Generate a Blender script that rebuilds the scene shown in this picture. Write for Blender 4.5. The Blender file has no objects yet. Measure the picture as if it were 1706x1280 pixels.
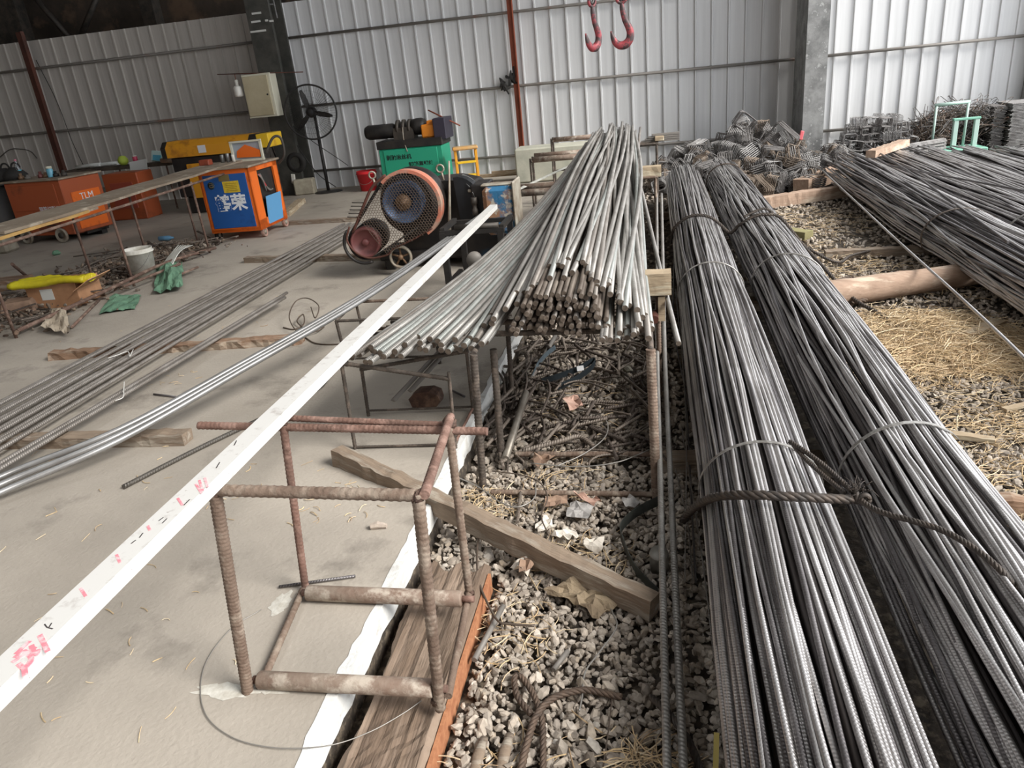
import bpy, math, random
import numpy as np
from mathutils import Vector, Matrix
PI = math.pi
rnd = random.Random(7)
C = bpy.context.scene.collection

# ------------------------------------------------------------------ camera
F = 1244.0; CX, CY = 853.0, 640.0; H = 1.6
def _axes(vv=(1160, 3614), yv=(1088, 98)):
    z = np.array([vv[0]-CX, vv[1]-CY, F]); z = -z/np.linalg.norm(z)
    y = np.array([yv[0]-CX, yv[1]-CY, F]); y -= y@z*z; y /= np.linalg.norm(y)
    return np.array([np.cross(y, z), y, z])
RR = _axes()
cam = bpy.data.cameras.new('camera'); cam_o = bpy.data.objects.new('camera', cam); C.objects.link(cam_o)
cam.sensor_width = 36; cam.lens = F*36/1706; cam.clip_start = .05; cam.clip_end = 200
m3 = Matrix([[RR[i][0], -RR[i][1], -RR[i][2]] for i in range(3)])
cam_o.matrix_world = Matrix.Translation((0, 0, H)) @ m3.to_4x4()
bpy.context.scene.camera = cam_o
def _ray(px, py): return RR@np.array([px-CX, py-CY, F])
def G(px, py, z=0.):
    d = _ray(px, py); return np.array([0, 0, H]) + (z-H)/d[2]*d
def AY(px, py, Y):
    d = _ray(px, py); return np.array([0, 0, H]) + Y/d[1]*d
def AX(px, py, X):
    d = _ray(px, py); return np.array([0, 0, H]) + X/d[0]*d

# ------------------------------------------------------------------ light
sc = bpy.context.scene
sc.view_settings.view_transform = 'Standard'; sc.view_settings.look = 'None'
sc.view_settings.gamma = 1; sc.view_settings.use_curve_mapping = False
sc.view_settings.exposure = 0.1
w = bpy.data.worlds.new('sky'); sc.world = w; w.use_nodes = True
bgn = w.node_tree.nodes['Background']; bgn.inputs[0].default_value = (0.93, 0.96, 1.0, 1); bgn.inputs[1].default_value = 2.6
sun = bpy.data.lights.new('sun', 'SUN'); sun.energy = 5.0; sun.angle = math.radians(24); sun.color = (1.0, .97, .92)
sun_o = bpy.data.objects.new('sun', sun); C.objects.link(sun_o)
sun_o.rotation_euler = Vector((-1.0, .38, -.88)).to_track_quat('-Z', 'Y').to_euler()
# ------------------------------------------------------------------ materials
def lin(c):
    return tuple(((v/255)/12.92 if v/255 <= .04045 else ((v/255+.055)/1.055)**2.4) for v in c)
MATS = {}
def mat(name, rgb, rough=.6, metal=0., rgb2=None, scale=4., mix=(.35, .65), bump=0., bscale=None, stretch=None,
        rgb3=None, s3=1.5, mix3=(.55, .7), alpha=None, trans=0., coord='Object', detail=6, spec=None, emit=None):
    if name in MATS: return MATS[name]
    m = bpy.data.materials.new(name); m.use_nodes = True; nt = m.node_tree; N = nt.nodes; L = nt.links
    b = N['Principled BSDF']; b.inputs['Roughness'].default_value = rough; b.inputs['Metallic'].default_value = metal
    if spec is not None: b.inputs['Specular IOR Level'].default_value = spec
    b.inputs['Base Color'].default_value = (*lin(rgb), 1)
    if trans: b.inputs['Transmission Weight'].default_value = trans
    if emit: b.inputs['Emission Color'].default_value = (*lin(rgb), 1); b.inputs['Emission Strength'].default_value = emit
    tc = N.new('ShaderNodeTexCoord'); src = tc.outputs[coord]
    if stretch:
        mp = N.new('ShaderNodeMapping'); mp.inputs['Scale'].default_value = stretch; L.new(src, mp.inputs[0]); src = mp.outputs[0]
    col = None
    def layer(prev, c2, s, mx):
        n = N.new('ShaderNodeTexNoise'); n.inputs['Scale'].default_value = s; n.inputs['Detail'].default_value = detail; n.inputs['Roughness'].default_value = .65
        L.new(src, n.inputs['Vector'])
        r = N.new('ShaderNodeMapRange'); r.inputs[1].default_value, r.inputs[2].default_value = mx; L.new(n.outputs[0], r.inputs[0])
        x = N.new('ShaderNodeMix'); x.data_type = 'RGBA'; L.new(r.outputs[0], x.inputs[0])
        if prev is None: x.inputs[6].default_value = (*lin(rgb), 1)
        else: L.new(prev, x.inputs[6])
        x.inputs[7].default_value = (*lin(c2), 1)
        return x.outputs[2]
    if rgb2: col = layer(col, rgb2, scale, mix)
    if rgb3: col = layer(col, rgb3, s3, mix3)
    if col: L.new(col, b.inputs['Base Color'])
    if bump:
        n = N.new('ShaderNodeTexNoise'); n.inputs['Scale'].default_value = bscale or scale*3; n.inputs['Detail'].default_value = 5; L.new(src, n.inputs['Vector'])
        bp = N.new('ShaderNodeBump'); bp.inputs['Strength'].default_value = bump; bp.inputs['Distance'].default_value = .01
        L.new(n.outputs[0], bp.inputs['Height']); L.new(bp.outputs[0], b.inputs['Normal'])
    m['bsdf'] = 1; MATS[name] = m; return m

def ribbed(name, rgb, rgb2, pitch=.011, rough=.45, metal=.5, strength=.6, rgb3=None, nscale=3.):
    """steel bar with rolled ribs; uv.x runs round the bar, uv.y along it in metres"""
    if name in MATS: return MATS[name]
    m = mat(name, rgb, rough, metal, rgb2=rgb2, scale=nscale, rgb3=rgb3, s3=9, mix3=(.5, .62))
    nt = m.node_tree; N = nt.nodes; L = nt.links; b = N['Principled BSDF']
    uv = N.new('ShaderNodeUVMap'); sp = N.new('ShaderNodeSeparateXYZ'); L.new(uv.outputs[0], sp.inputs[0])
    k = N.new('ShaderNodeMath'); k.operation = 'MULTIPLY'; k.inputs[1].default_value = 2*PI/pitch; L.new(sp.outputs[1], k.inputs[0])
    u = N.new('ShaderNodeMath'); u.operation = 'MULTIPLY'; u.inputs[1].default_value = 4*PI; L.new(sp.outputs[0], u.inputs[0])
    a = N.new('ShaderNodeMath'); a.operation = 'ADD'; L.new(k.outputs[0], a.inputs[0]); L.new(u.outputs[0], a.inputs[1])
    s = N.new('ShaderNodeMath'); s.operation = 'SINE'; L.new(a.outputs[0], s.inputs[0])
    bp = N.new('ShaderNodeBump'); bp.inputs['Strength'].default_value = strength; bp.inputs['Distance'].default_value = .0016
    L.new(s.outputs[0], bp.inputs['Height']); L.new(bp.outputs[0], b.inputs['Normal'])
    return m

# ------------------------------------------------------------------ mesh builder
class MB:
    def __init__(s): s.v = []; s.f = []; s.uv = []; s.n = 0; s.sm = []
    def add(s, V, Fc, UV=None, smooth=False):
        V = np.asarray(V, float); s.v.append(V)
        for i, f in enumerate(Fc):
            s.f.append([int(a)+s.n for a in f]); s.sm.append(smooth)
            s.uv.append(UV[i] if UV is not None else None)
        s.n += len(V); return s
    def box(s, c, d, rot=None, taper=1., bev=0.):
        x, y, z = [a/2 for a in d]
        b = min(bev, x*.9, y*.9, z*.9)
        if b > 0:
            V = []; idx = {}
            for sx in (-1, 1):
                for sy in (-1, 1):
                    for sz in (-1, 1):
                        for k in range(3):
                            p = [sx*x, sy*y, sz*z]
                            for j in range(3):
                                if j != k: p[j] -= (sx, sy, sz)[j]*b
                            idx[(sx, sy, sz, k)] = len(V); V.append(p)
            Fc = []
            for k in range(3):
                a, c2 = [j for j in range(3) if j != k]
                for sg in (-1, 1):
                    q = []
                    for (u, t) in ((-1, -1), (1, -1), (1, 1), (-1, 1)):
                        ss = [0, 0, 0]; ss[k] = sg; ss[a] = u; ss[c2] = t; q.append(idx[(*ss, k)])
                    Fc.append(q if (sg == 1) == (k != 1) else q[::-1])
            for a in range(3):
                k1, k2 = [j for j in range(3) if j != a]
                for s1 in (-1, 1):
                    for s2 in (-1, 1):
                        q = []
                        for (sa, kk) in ((-1, k1), (1, k1), (1, k2), (-1, k2)):
                            ss = [0, 0, 0]; ss[a] = sa; ss[k1] = s1; ss[k2] = s2; q.append(idx[(*ss, kk)])
                        Fc.append(q)
            for sx in (-1, 1):
                for sy in (-1, 1):
                    for sz in (-1, 1): Fc.append([idx[(sx, sy, sz, k)] for k in range(3)])
            V = np.array(V)
        else:
            V = np.array([[sx*x, sy*y, sz*z] for sz in (-1, 1) for sy in (-1, 1) for sx in (-1, 1)])
            Fc = [(0, 2, 3, 1), (4, 5, 7, 6), (0, 1, 5, 4), (2, 6, 7, 3), (0, 4, 6, 2), (1, 3, 7, 5)]
        if taper != 1.: V[V[:, 2] > 0, :2] *= taper
        if rot is not None: V = V@np.array(rot).T
        return s.add(V+np.array(c, float), Fc)
    def tube(s, pts, r, seg=8, cap=True, v0=0., smooth=True, ribs=None, flat=1.):
        P = np.asarray(pts, float); n = len(P)
        R = np.full(n, r) if np.isscalar(r) else np.asarray(r, float)
        T = np.gradient(P, axis=0); T /= np.linalg.norm(T, axis=1)[:, None]+1e-12
        up = np.array([0, 0, 1.]) if abs(T[0][2]) < .95 else np.array([1., 0, 0])
        A = np.cross(T[0], up); A /= np.linalg.norm(A)
        ang = np.arange(seg)*2*PI/seg; V = []; L = np.concatenate([[0], np.cumsum(np.linalg.norm(np.diff(P, axis=0), axis=1))])+v0
        for i in range(n):
            A = A-A@T[i]*T[i]; A /= np.linalg.norm(A); B = np.cross(T[i], A)
            rr = R[i]*np.ones(seg)
            if ribs: rr = rr+ribs[1]*np.clip(np.sin(2*PI*L[i]/ribs[0]+ang)*1.6, -.2, 1)*(np.abs(np.sin(ang)) > .25)+ribs[1]*1.0*(np.abs(np.sin(ang)) < .15)
            V.append(P[i]+(rr*np.cos(ang))[:, None]*A+(rr*flat*np.sin(ang))[:, None]*B)
        V = np.concatenate(V); Fc = []; UV = []
        for i in range(n-1):
            for j in range(seg):
                k = (j+1) % seg; Fc.append((i*seg+j, i*seg+k, (i+1)*seg+k, (i+1)*seg+j))
                UV.append(((j/seg, L[i]), ((j+1)/seg, L[i]), ((j+1)/seg, L[i+1]), (j/seg, L[i+1])))
        if ribs is None or True: pass
        s.add(V, Fc, UV, smooth)
        if cap:
            s.f.append([s.n-len(V)+j for j in range(seg)][::-1]); s.sm.append(False); s.uv.append(None)
            s.f.append([s.n-seg+j for j in range(seg)]); s.sm.append(False); s.uv.append(None)
        return s
    def lathe(s, prof, c=(0, 0, 0), seg=24, rot=None, smooth=True):
        V = []; n = len(prof)
        for (r, z) in prof:
            for j in range(seg):
                a = 2*PI*j/seg; V.append((r*math.cos(a), r*math.sin(a), z))
        V = np.array(V)
        if rot is not None: V = V@np.array(rot).T
        Fc = [(i*seg+j, i*seg+(j+1) % seg, (i+1)*seg+(j+1) % seg, (i+1)*seg+j) for i in range(n-1) for j in range(seg)]
        if prof[0][0] > 1e-4 and 0: pass
        s.add(V+np.array(c, float), Fc, None, smooth); return s
    def cyl(s, a, b, r, seg=16, r2=None):
        a = np.array(a, float); b = np.array(b, float); return s.tube([a, b], [r, r if r2 is None else r2], seg, smooth=True)
    def prism(s, poly, t, c=(0, 0, 0), rot=None):
        """poly in local xz, thickness t along y"""
        n = len(poly); V = np.array([(x, -t/2, z) for x, z in poly]+[(x, t/2, z) for x, z in poly], float)
        if rot is not None: V = V@np.array(rot).T
        Fc = [list(range(n)), list(range(n, 2*n))[::-1]]+[(i, i+n, (i+1) % n+n, (i+1) % n) for i in range(n)]
        return s.add(V+np.array(c, float), Fc)
    def build(s, name, m, parent=None, world=False, origin=None, capm=None):
        V = np.concatenate(s.v)
        o = bpy.data.objects.new(name, None if False else bpy.data.meshes.new(name)); C.objects.link(o)
        if parent is None:
            if origin is None: origin = np.array([(V[:, 0].min()+V[:, 0].max())/2, (V[:, 1].min()+V[:, 1].max())/2, V[:, 2].min()])
            V = V-np.array(origin); o.location = Vector([float(a) for a in origin])
        else:
            if world:
                l = parent_world(parent); inv = np.array(l.inverted()); V = V@inv[:3, :3].T+inv[:3, 3]
            o.parent = parent
        me = o.data; me.from_pydata(V.tolist(), [], s.f)
        if any(s.sm): me.polygons.foreach_set('use_smooth', s.sm)
        if any(u is not None for u in s.uv):
            ul = me.uv_layers.new(name='UVMap'); arr = []
            for f, u in zip(s.f, s.uv):
                if u is None: arr += [0., 0.]*len(f)
                else:
                    for a in u: arr += [float(a[0]), float(a[1])]
            ul.data.foreach_set('uv', arr)
        me.materials.append(m)
        if capm: me.materials.append(capm); me.polygons.foreach_set('material_index', [1 if len(f) > 4 else 0 for f in s.f])
        me.update(); return o
def parent_world(o):
    M = o.matrix_basis.copy() if False else Matrix.LocRotScale(o.location, o.rotation_euler, o.scale)
    while o.parent:
        o = o.parent; M = Matrix.LocRotScale(o.location, o.rotation_euler, o.scale)@M
    return M
def rz(a): c, s_ = math.cos(a), math.sin(a); return np.array([[c, -s_, 0], [s_, c, 0], [0, 0, 1]])
def rx(a): c, s_ = math.cos(a), math.sin(a); return np.array([[1, 0, 0], [0, c, -s_], [0, s_, c]])
def ry(a): c, s_ = math.cos(a), math.sin(a); return np.array([[c, 0, s_], [0, 1, 0], [-s_, 0, c]])
FACE = rx(PI/2)      # lathe axis z -> -y (towards the viewer's side)
def tag(o, label=None, cat=None, group=None, kind=None):
    if label: o['label'] = label
    if cat: o['category'] = cat
    if group: o['group'] = group
    if kind: o['kind'] = kind
    return o
def thing(name, label, cat, loc=(0, 0, 0), rot=0., group=None):
    o = bpy.data.objects.new(name, None); C.objects.link(o); o.location = Vector([float(a) for a in loc]); o.rotation_euler = (0, 0, rot); o.empty_display_size = .1
    return tag(o, label, cat, group)
def struct(name, mb, m): return tag(mb.build(name, m), kind='structure')
def spline(pts, n=6):
    P = [np.array(p, float) for p in pts]; P = [2*P[0]-P[1]]+P+[2*P[-1]-P[-2]]; out = []
    for i in range(1, len(P)-2):
        for k in range(n):
            t = k/n; a, b, c, d = P[i-1:i+3]
            out.append(.5*((2*b)+(-a+c)*t+(2*a-5*b+4*c-d)*t*t+(-a+3*b-3*c+d)*t**3))
    out.append(P[-2]); return out
def circle(c, r, n=32, axis='y', a0=0, a1=2*PI):
    out = []
    for i in range(n+1):
        a = a0+(a1-a0)*i/n
        if axis == 'y': out.append((c[0]+r*math.cos(a), c[1], c[2]+r*math.sin(a)))
        elif axis == 'z': out.append((c[0]+r*math.cos(a), c[1]+r*math.sin(a), c[2]))
        else: out.append((c[0], c[1]+r*math.cos(a), c[2]+r*math.sin(a)))
    return out
def copy_tree(o, loc=None, rot=None, label=None, group=None):
    c = o.copy(); C.objects.link(c)
    for ch in o.children:
        d = ch.copy(); C.objects.link(d); d.parent = c
        for g in ch.children:
            e = g.copy(); C.objects.link(e); e.parent = d
    if loc is not None: c.location = Vector([float(a) for a in loc])
    if rot is not None: c.rotation_euler = rot
    if label: c['label'] = label
    if group: c['group'] = group
    return c
def text_part(body, size, m, parent, loc, rot, name='lettering', depth=.001, bold=0., sx=1.):
    cu = bpy.data.curves.new('txt', 'FONT'); cu.body = body; cu.size = size; cu.extrude = depth; cu.offset = bold; cu.align_x = 'CENTER'; cu.align_y = 'CENTER'
    t = bpy.data.objects.new('txt', cu); C.objects.link(t)
    bpy.context.view_layer.update()
    me = bpy.data.meshes.new_from_object(t.evaluated_get(bpy.context.evaluated_depsgraph_get()))
    bpy.data.objects.remove(t); bpy.data.curves.remove(cu)
    o = bpy.data.objects.new(name, me); C.objects.link(o); me.materials.clear(); me.materials.append(m)
    o.parent = parent; o.location = loc; o.rotation_euler = rot; o.scale = (sx, 1, 1); return o
# ------------------------------------------------------------------ setting
M_conc = mat('concrete_floor', (172, 163, 151), .85, rgb2=(150, 142, 131), scale=.9, mix=(.35, .7), rgb3=(120, 113, 104), s3=2.3, mix3=(.56, .74), bump=.25, bscale=60)
M_white = mat('white_paint', (218, 218, 215), .7, rgb2=(190, 186, 178), scale=14, mix=(.56, .72), bump=.4, bscale=40)
M_sheet = mat('fence_sheet', (214, 214, 214), .7, .0, spec=.2, rgb2=(198, 198, 198), scale=1.0, stretch=(9, 9, .35), mix=(.35, .7), bump=.08, bscale=3)
M_sheetd = mat('shaded_fence_sheet', (186, 181, 174), .7, .0, spec=.2, rgb2=(168, 162, 155), scale=1.0, stretch=(9, 9, .35), mix=(.35, .7), bump=.08, bscale=3)  # fence sheet again, with the shade of the left stretch put into its colour
M_steeld = mat('dark_steel', (58, 56, 53), .6, .3, rgb2=(88, 80, 72), scale=7)
M_pipe = mat('grey_pipe', (122, 117, 111), .6, .1, rgb2=(124, 96, 82), scale=1.3, mix=(.58, .66))
M_colg = mat('grey_column_steel', (150, 150, 148), .6, .1, rgb2=(104, 104, 103), scale=3.5, mix=(.4, .62), rgb3=(170, 170, 168), s3=14, mix3=(.58, .66))
M_cold = mat('black_column_steel', (62, 62, 58), .65, .2, rgb2=(84, 82, 76), scale=5)
M_rustp = mat('rust_orange_steel', (156, 82, 58), .7, .1, rgb2=(128, 66, 46), scale=3)
M_rustd = mat('rust_brown_steel', (104, 62, 50), .75, .1, rgb2=(76, 50, 42), scale=3)
M_dirt = mat('dirt', (84, 74, 64), .95, rgb2=(52, 46, 40), scale=9, rgb3=(120, 108, 92), s3=22, mix3=(.5, .62), bump=1., bscale=26)
M_bwall = mat('old_bay_wall', (96, 84, 74), .9, rgb2=(62, 55, 49), scale=.7, rgb3=(120, 98, 80), s3=.5, mix3=(.52, .6))
M_ground = M_dirt

m = MB(); m.box((-8.465, 5.45, -.09), (15.07, 14.9, .18)); floor = struct('floor', m, M_conc)
# white painted face of the slab edge, uneven along its top
m = MB(); ys = np.arange(-2.0, 12.9, .05); V = []; rj = random.Random(3)
for y in ys:
    a = .012+.012*abs(math.sin(y*5.1))+rj.uniform(0, .012)
    V += [(-.93-a, y, .0025), (-.925+rj.uniform(-.003, .003), y, .0025), (-.922+rj.uniform(-.004, .004), y, -.088+rj.uniform(-.006, .006))]
m.add(V, [(3*i, 3*i+1, 3*i+4, 3*i+3) for i in range(len(ys)-1)]+[(3*i+1, 3*i+2, 3*i+5, 3*i+4) for i in range(len(ys)-1)])
struct('trim_1', m, M_white)
m = MB(); m.box((3.0, 5.5, -.21), (7.9, 15, .1)); struct('floor_gravel_bed', m, M_dirt)
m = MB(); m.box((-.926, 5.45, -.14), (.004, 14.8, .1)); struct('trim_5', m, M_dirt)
def sheet_wall(name, x0, x1, y, z0, z1, pitch=.2455, face=-1, off=0.):
    prof = []; x = x0+off
    prof.append((x0, 0))
    while x < x1:
        prof += [(x, 0), (x+.008, -.026), (x+.030, -.026), (x+.038, 0)]
        x += pitch
    prof = [p for p in prof if p[0] < x1]+[(x1, 0)]
    V = [(a, y+b, z0) for a, b in prof]+[(a, y+b, z1) for a, b in prof]; n = len(prof)
    mb = MB(); mb.add(V, [(i, i+1, n+i+1, n+i) for i in range(n-1)]); 
    mb.box(((x0+x1)/2, y+.03, (z0+z1)/2), (x1-x0, .02, z1-z0-.02))
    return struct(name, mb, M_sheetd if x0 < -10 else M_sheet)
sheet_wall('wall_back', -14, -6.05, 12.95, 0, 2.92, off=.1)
sheet_wall('wall_back_middle', -6.05, 2.3, 12.93, -.2, 3.0, off=.05)
sheet_wall('wall_back_right', 2.3, 8.0, 12.95, -.2, 3.6, off=.12)
m = MB()
for i, z in enumerate((2.46, 1.38, .30)):
    m.cyl((-14, 12.885, z), (-6.3, 12.885, z+.01), .022, 8); m.cyl((-5.95, 12.875, z+.01), (2.2, 12.875, z-.01), .022, 8); m.cyl((2.4, 12.885, z-.01), (5.3, 12.885, z), .022, 8)
struct('trim_2', m, M_pipe)
m = MB(); m.box((5.46, 12.78, 1.8), (.26, .3, 4)); struct('wall_right', m, M_colg)
# other bay seen above the fence
m = MB(); m.box((-9, 17.5, 5), (16, .2, 10)); struct('wall_far_bay', m, M_bwall)
m = MB(); m.box((-10, 15.2, -.05), (30, 4.5, .1)); struct('floor_far_bay', m, M_dirt)

# columns
def hcol(name, x, y, wdt, dep, z0, z1, m_, tf=.05):
    mb = MB(); mb.box((x, y-dep/2+tf/2, (z0+z1)/2), (wdt, tf, z1-z0)); mb.box((x, y+dep/2-tf/2, (z0+z1)/2), (wdt, tf, z1-z0)); mb.box((x, y, (z0+z1)/2), (.05, dep-2*tf, z1-z0))
    return struct(name, mb, m_)
m = MB(); m.box((2.235, 12.35, 3.0), (.29, .9, 6.4)); struct('column_right', m, M_colg)
c = hcol('column_left', -6.12, 12.55, .40, .5, 0, 6.4, M_cold)
M_mark = mat('white_marks', (205, 205, 200), .8)
m = MB()
for (px, py, wd) in ((427, 22, .16), (426, 36, .16), (444, 34, .05), (452, 35, .07), (430, 52, .27)):
    p = AY(px, py, 12.29); m.box((p[0], 12.293, p[2]), (wd, .006, .028))
struct('trim_3', m, M_mark)
m = MB()
for (x0, y0, x1, y1, yy, r) in ((45, -20, 118, 66, 16, .06), (168, -20, 134, 62, 16, .06)):
    m.cyl(AY(x0, y0, yy), AY(x1, y1, yy), r, 6)
a = AY(255, 30, 16.4); m.box((a[0], 16.4, 4), (.3, .3, 8)); a = AY(14, 30, 16.0); m.box((a[0], 16, 4), (.75, .3, 8))
struct('trim_4', m, M_steeld)
# ladder like bracket beside the left column top
m = MB(); 
for px in (441, 456): p = AY(px, 0, 12.5); m.cyl((p[0], 12.5, 2.75), (p[0]-.05, 12.5, 4.2), .012, 6)
for py in (-12, -2, 8): m.cyl(AY(441, py, 12.5), AY(457, py-1, 12.5), .01, 6)
tag(m.build('cable_ladder', M_colg), 'thin grey cable ladder rising beside the top of the dark column', 'ladder')

# posts on the fence
m = MB(); m.box((-2.18, 12.83, 1.75), (.085, .012, 3.5)); m.box((-2.135, 12.80, 1.75), (.01, .07, 3.5))
tag(m.build('angle_post', M_rustp), 'orange rusty angle iron post standing against the pale fence in the middle', 'post')
m = MB(); p = AY(38, 52, 12.75); q = AY(103, 292, 12.75); q = q+(q-p)*.28
m.box(((p[0]+q[0])/2-.03, 12.80, (p[2])/2), (.16, .012, p[2])); m.box(((p[0]+q[0])/2+.05, 12.76, (p[2])/2), (.012, .08, p[2]))
tag(m.build('angle_post', M_rustd), 'dark brown angle iron post with a pointed top at the left of the fence', 'post')

# unseen roof over the left bays, its edge and gaps shaped to steer daylight
M_roof = mat('roof_sheet', (120, 118, 114), .8)
ROOFS = [(-17, -6.0, -7, 20), (-3.6, 4.2, -7, 20), (-6.0, -3.6, 4.6, 20), (-6.0, -5.4, -7, 4.6)]
m = MB(); zr = 7.0
for (x0, x1, y0, y1) in ROOFS: m.box(((x0+x1)/2, (y0+y1)/2, zr), (x1-x0, y1-y0, .08))
struct('ceiling_unseen', m, M_roof)
m = MB(); m.box((-16.1, 5, 3.5), (.2, 30, 7)); struct('wall_left_unseen', m, M_bwall)  # out of view, added to block light from the left
m = MB(); m.box((-5.0, -7, 3.5), (22.4, .2, 7)); struct('wall_behind_unseen', m, M_bwall)  # unseen wall added behind the camera to stop low-angle light
m = MB(); m.box((-7.0, 20, 3.5), (18.4, .2, 7)); struct('wall_far', m, M_bwall)

# ------------------------------------------------------------------ gravel
def islandmat(name, cols, rough=.9):
    m = mat(name, cols[0], rough); nt = m.node_tree; N = nt.nodes; L = nt.links; b = N['Principled BSDF']
    g = N.new('ShaderNodeNewGeometry'); r = N.new('ShaderNodeValToRGB'); r.color_ramp.interpolation = 'LINEAR'
    el = r.color_ramp.elements
    while len(el) < len(cols): el.new(.5)
    for i, cc in enumerate(cols): el[i].position = i/(len(cols)-1); el[i].color = (*lin(cc), 1)
    L.new(g.outputs['Random Per Island'], r.inputs[0])
    n = N.new('ShaderNodeTexNoise'); n.inputs['Scale'].default_value = 60; tc = N.new('ShaderNodeTexCoord'); L.new(tc.outputs['Object'], n.inputs['Vector'])
    x = N.new('ShaderNodeMix'); x.data_type = 'RGBA'; x.blend_type = 'MULTIPLY'; x.inputs[0].default_value = .55; L.new(r.outputs[0], x.inputs[6])
    rr = N.new('ShaderNodeMapRange'); rr.inputs[1].default_value = .3; rr.inputs[2].default_value = .7; rr.inputs[3].default_value = .55; rr.inputs[4].default_value = 1.15; L.new(n.outputs[0], rr.inputs[0]); L.new(rr.outputs[0], x.inputs[7])
    L.new(x.outputs[2], b.inputs['Base Color']); return m
M_stone = islandmat('gravel_stone', [(172, 161, 148), (146, 136, 125), (188, 175, 160), (128, 117, 105), (198, 187, 174), (160, 146, 129), (176, 168, 158)])
M_straw = islandmat('straw', [(208, 184, 146), (186, 158, 118), (226, 208, 176), (170, 142, 110), (214, 190, 150)])
phi = (1+5**.5)/2
ICO = np.array([(-1, phi, 0), (1, phi, 0), (-1, -phi, 0), (1, -phi, 0), (0, -1, phi), (0, 1, phi), (0, -1, -phi), (0, 1, -phi), (phi, 0, -1), (phi, 0, 1), (-phi, 0, -1), (-phi, 0, 1)])/1.9
ICF = np.array([(0, 11, 5), (0, 5, 1), (0, 1, 7), (0, 7, 10), (0, 10, 11), (1, 5, 9), (5, 11, 4), (11, 10, 2), (10, 7, 6), (7, 1, 8), (3, 9, 4), (3, 4, 2), (3, 2, 6), (3, 6, 8), (3, 8, 9), (4, 9, 5), (2, 4, 11), (6, 2, 10), (8, 6, 7), (9, 8, 1)])
def stones(name, pts, sizes, m, seed=1, **tg):
    r = np.random.RandomState(seed); n = len(pts); V = np.repeat(ICO[None], n, 0)*(1+r.uniform(-.16, .16, (n, 12, 1)))+r.uniform(-.09, .09, (n, 12, 3))
    sc_ = np.stack([r.uniform(.85, 1.6, n), r.uniform(.6, 1.05, n), r.uniform(.38, .75, n)], 1)*np.array(sizes)[:, None]
    V = V*sc_[:, None]
    q = r.normal(size=(n, 4))*np.array([1, .35, .35, 1]); q /= np.linalg.norm(q, axis=1)[:, None]; w_, x, y, z = q.T
    Rm = np.stack([np.stack([1-2*(y*y+z*z), 2*(x*y-z*w_), 2*(x*z+y*w_)], 1), np.stack([2*(x*y+z*w_), 1-2*(x*x+z*z), 2*(y*z-x*w_)], 1), np.stack([2*(x*z-y*w_), 2*(y*z+x*w_), 1-2*(x*x+y*y)], 1)], 1)
    V = np.einsum('nij,nkj->nki', Rm, V)+np.array(pts)[:, None]
    me = bpy.data.meshes.new(name); Fc = (ICF[None]+12*np.arange(n)[:, None, None]).reshape(-1, 3)
    me.from_pydata(V.reshape(-1, 3).tolist(), [], Fc.tolist()); me.materials.append(m); o = bpy.data.objects.new(name, me); C.objects.link(o); return tag(o, tg.get("label"), tg.get("cat"), None, tg.get("kind"))
r = np.random.RandomState(5); P_ = []; S_ = []
def scatter(x0, x1, y0, y1, n, smin, smax, z=-.15, zj=.02):
    for _ in range(n):
        x = r.uniform(x0, x1); y = r.uniform(y0, y1)
        if x < -.60 and y < 2.22: continue
        s = smin+(smax-smin)*r.beta(1.6, 2.6)
        P_.append((x, y, z+s*.3+r.uniform(0, zj))); S_.append(s)
scatter(-.90, .15, .75, 3.0, 8500, .0075, .021, -.15, .03)
scatter(-.90, .2, 3.0, 6.0, 3600, .011, .026, -.155, .02)
scatter(.98, 1.5, 1.5, 3.2, 1800, .010, .022, -.15, .03)
scatter(1.05, 2.4, 3.0, 4.6, 3600, .010, .022)
scatter(1.05, 2.6, 4.6, 6.5, 2200, .010, .022)
scatter(1.0, 3.0, 6.5, 10, 2600, .013, .026)
scatter(1.5, 3.0, .8, 3.2, 2200, .011, .024)
scatter(-.9, 1, 6, 12.5, 1800, .014, .03)
for _ in range(90):
    P_.append((r.uniform(-.55, .1), r.uniform(1.0, 1.75), -.115)); S_.append(r.uniform(.019, .026))
stones('gravel', P_, S_, M_stone, 3, label='grey crushed stone gravel covering the ground beside the concrete slab', cat='gravel', kind='stuff')

def straw(name, spots, n, label, L0=.05, L1=.16, wd=.0016, seed=2, m=None):
    rr_ = np.random.RandomState(seed); mb = MB(); V = []; Fc = []
    for _ in range(n):
        sx, sy, rx_, ry_, zz, hh = spots[rr_.randint(len(spots))]
        a = rr_.uniform(0, 2*PI); q = math.sqrt(rr_.uniform()); x = sx+rx_*q*math.cos(a); y = sy+ry_*q*math.sin(a)
        th = rr_.uniform(0, 2*PI); L_ = rr_.uniform(L0, L1); cu = rr_.uniform(-1.6, 1.6); z = zz+hh*(1-q)*rr_.uniform(); dz = rr_.uniform(-.15, .3)
        k = len(V); t = th; w2 = wd*rr_.uniform(.6, 1.5)
        for i in range(5):
            nx, ny = -math.sin(t)*w2, math.cos(t)*w2; zi = z+dz*L_*math.sin(PI*i/4)*.5
            V += [(x+nx, y+ny, zi), (x-nx, y-ny, zi), (x, y, zi+w2)]
            x += math.cos(t)*L_/4; y += math.sin(t)*L_/4; t += cu/4
        for i in range(4):
            for e in range(3): Fc.append((k+3*i+e, k+3*i+(e+1) % 3, k+3*i+3+(e+1) % 3, k+3*i+3+e))
    mb.add(V, Fc); return tag(mb.build(name, m or M_straw), label, 'straw', kind='stuff')
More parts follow.
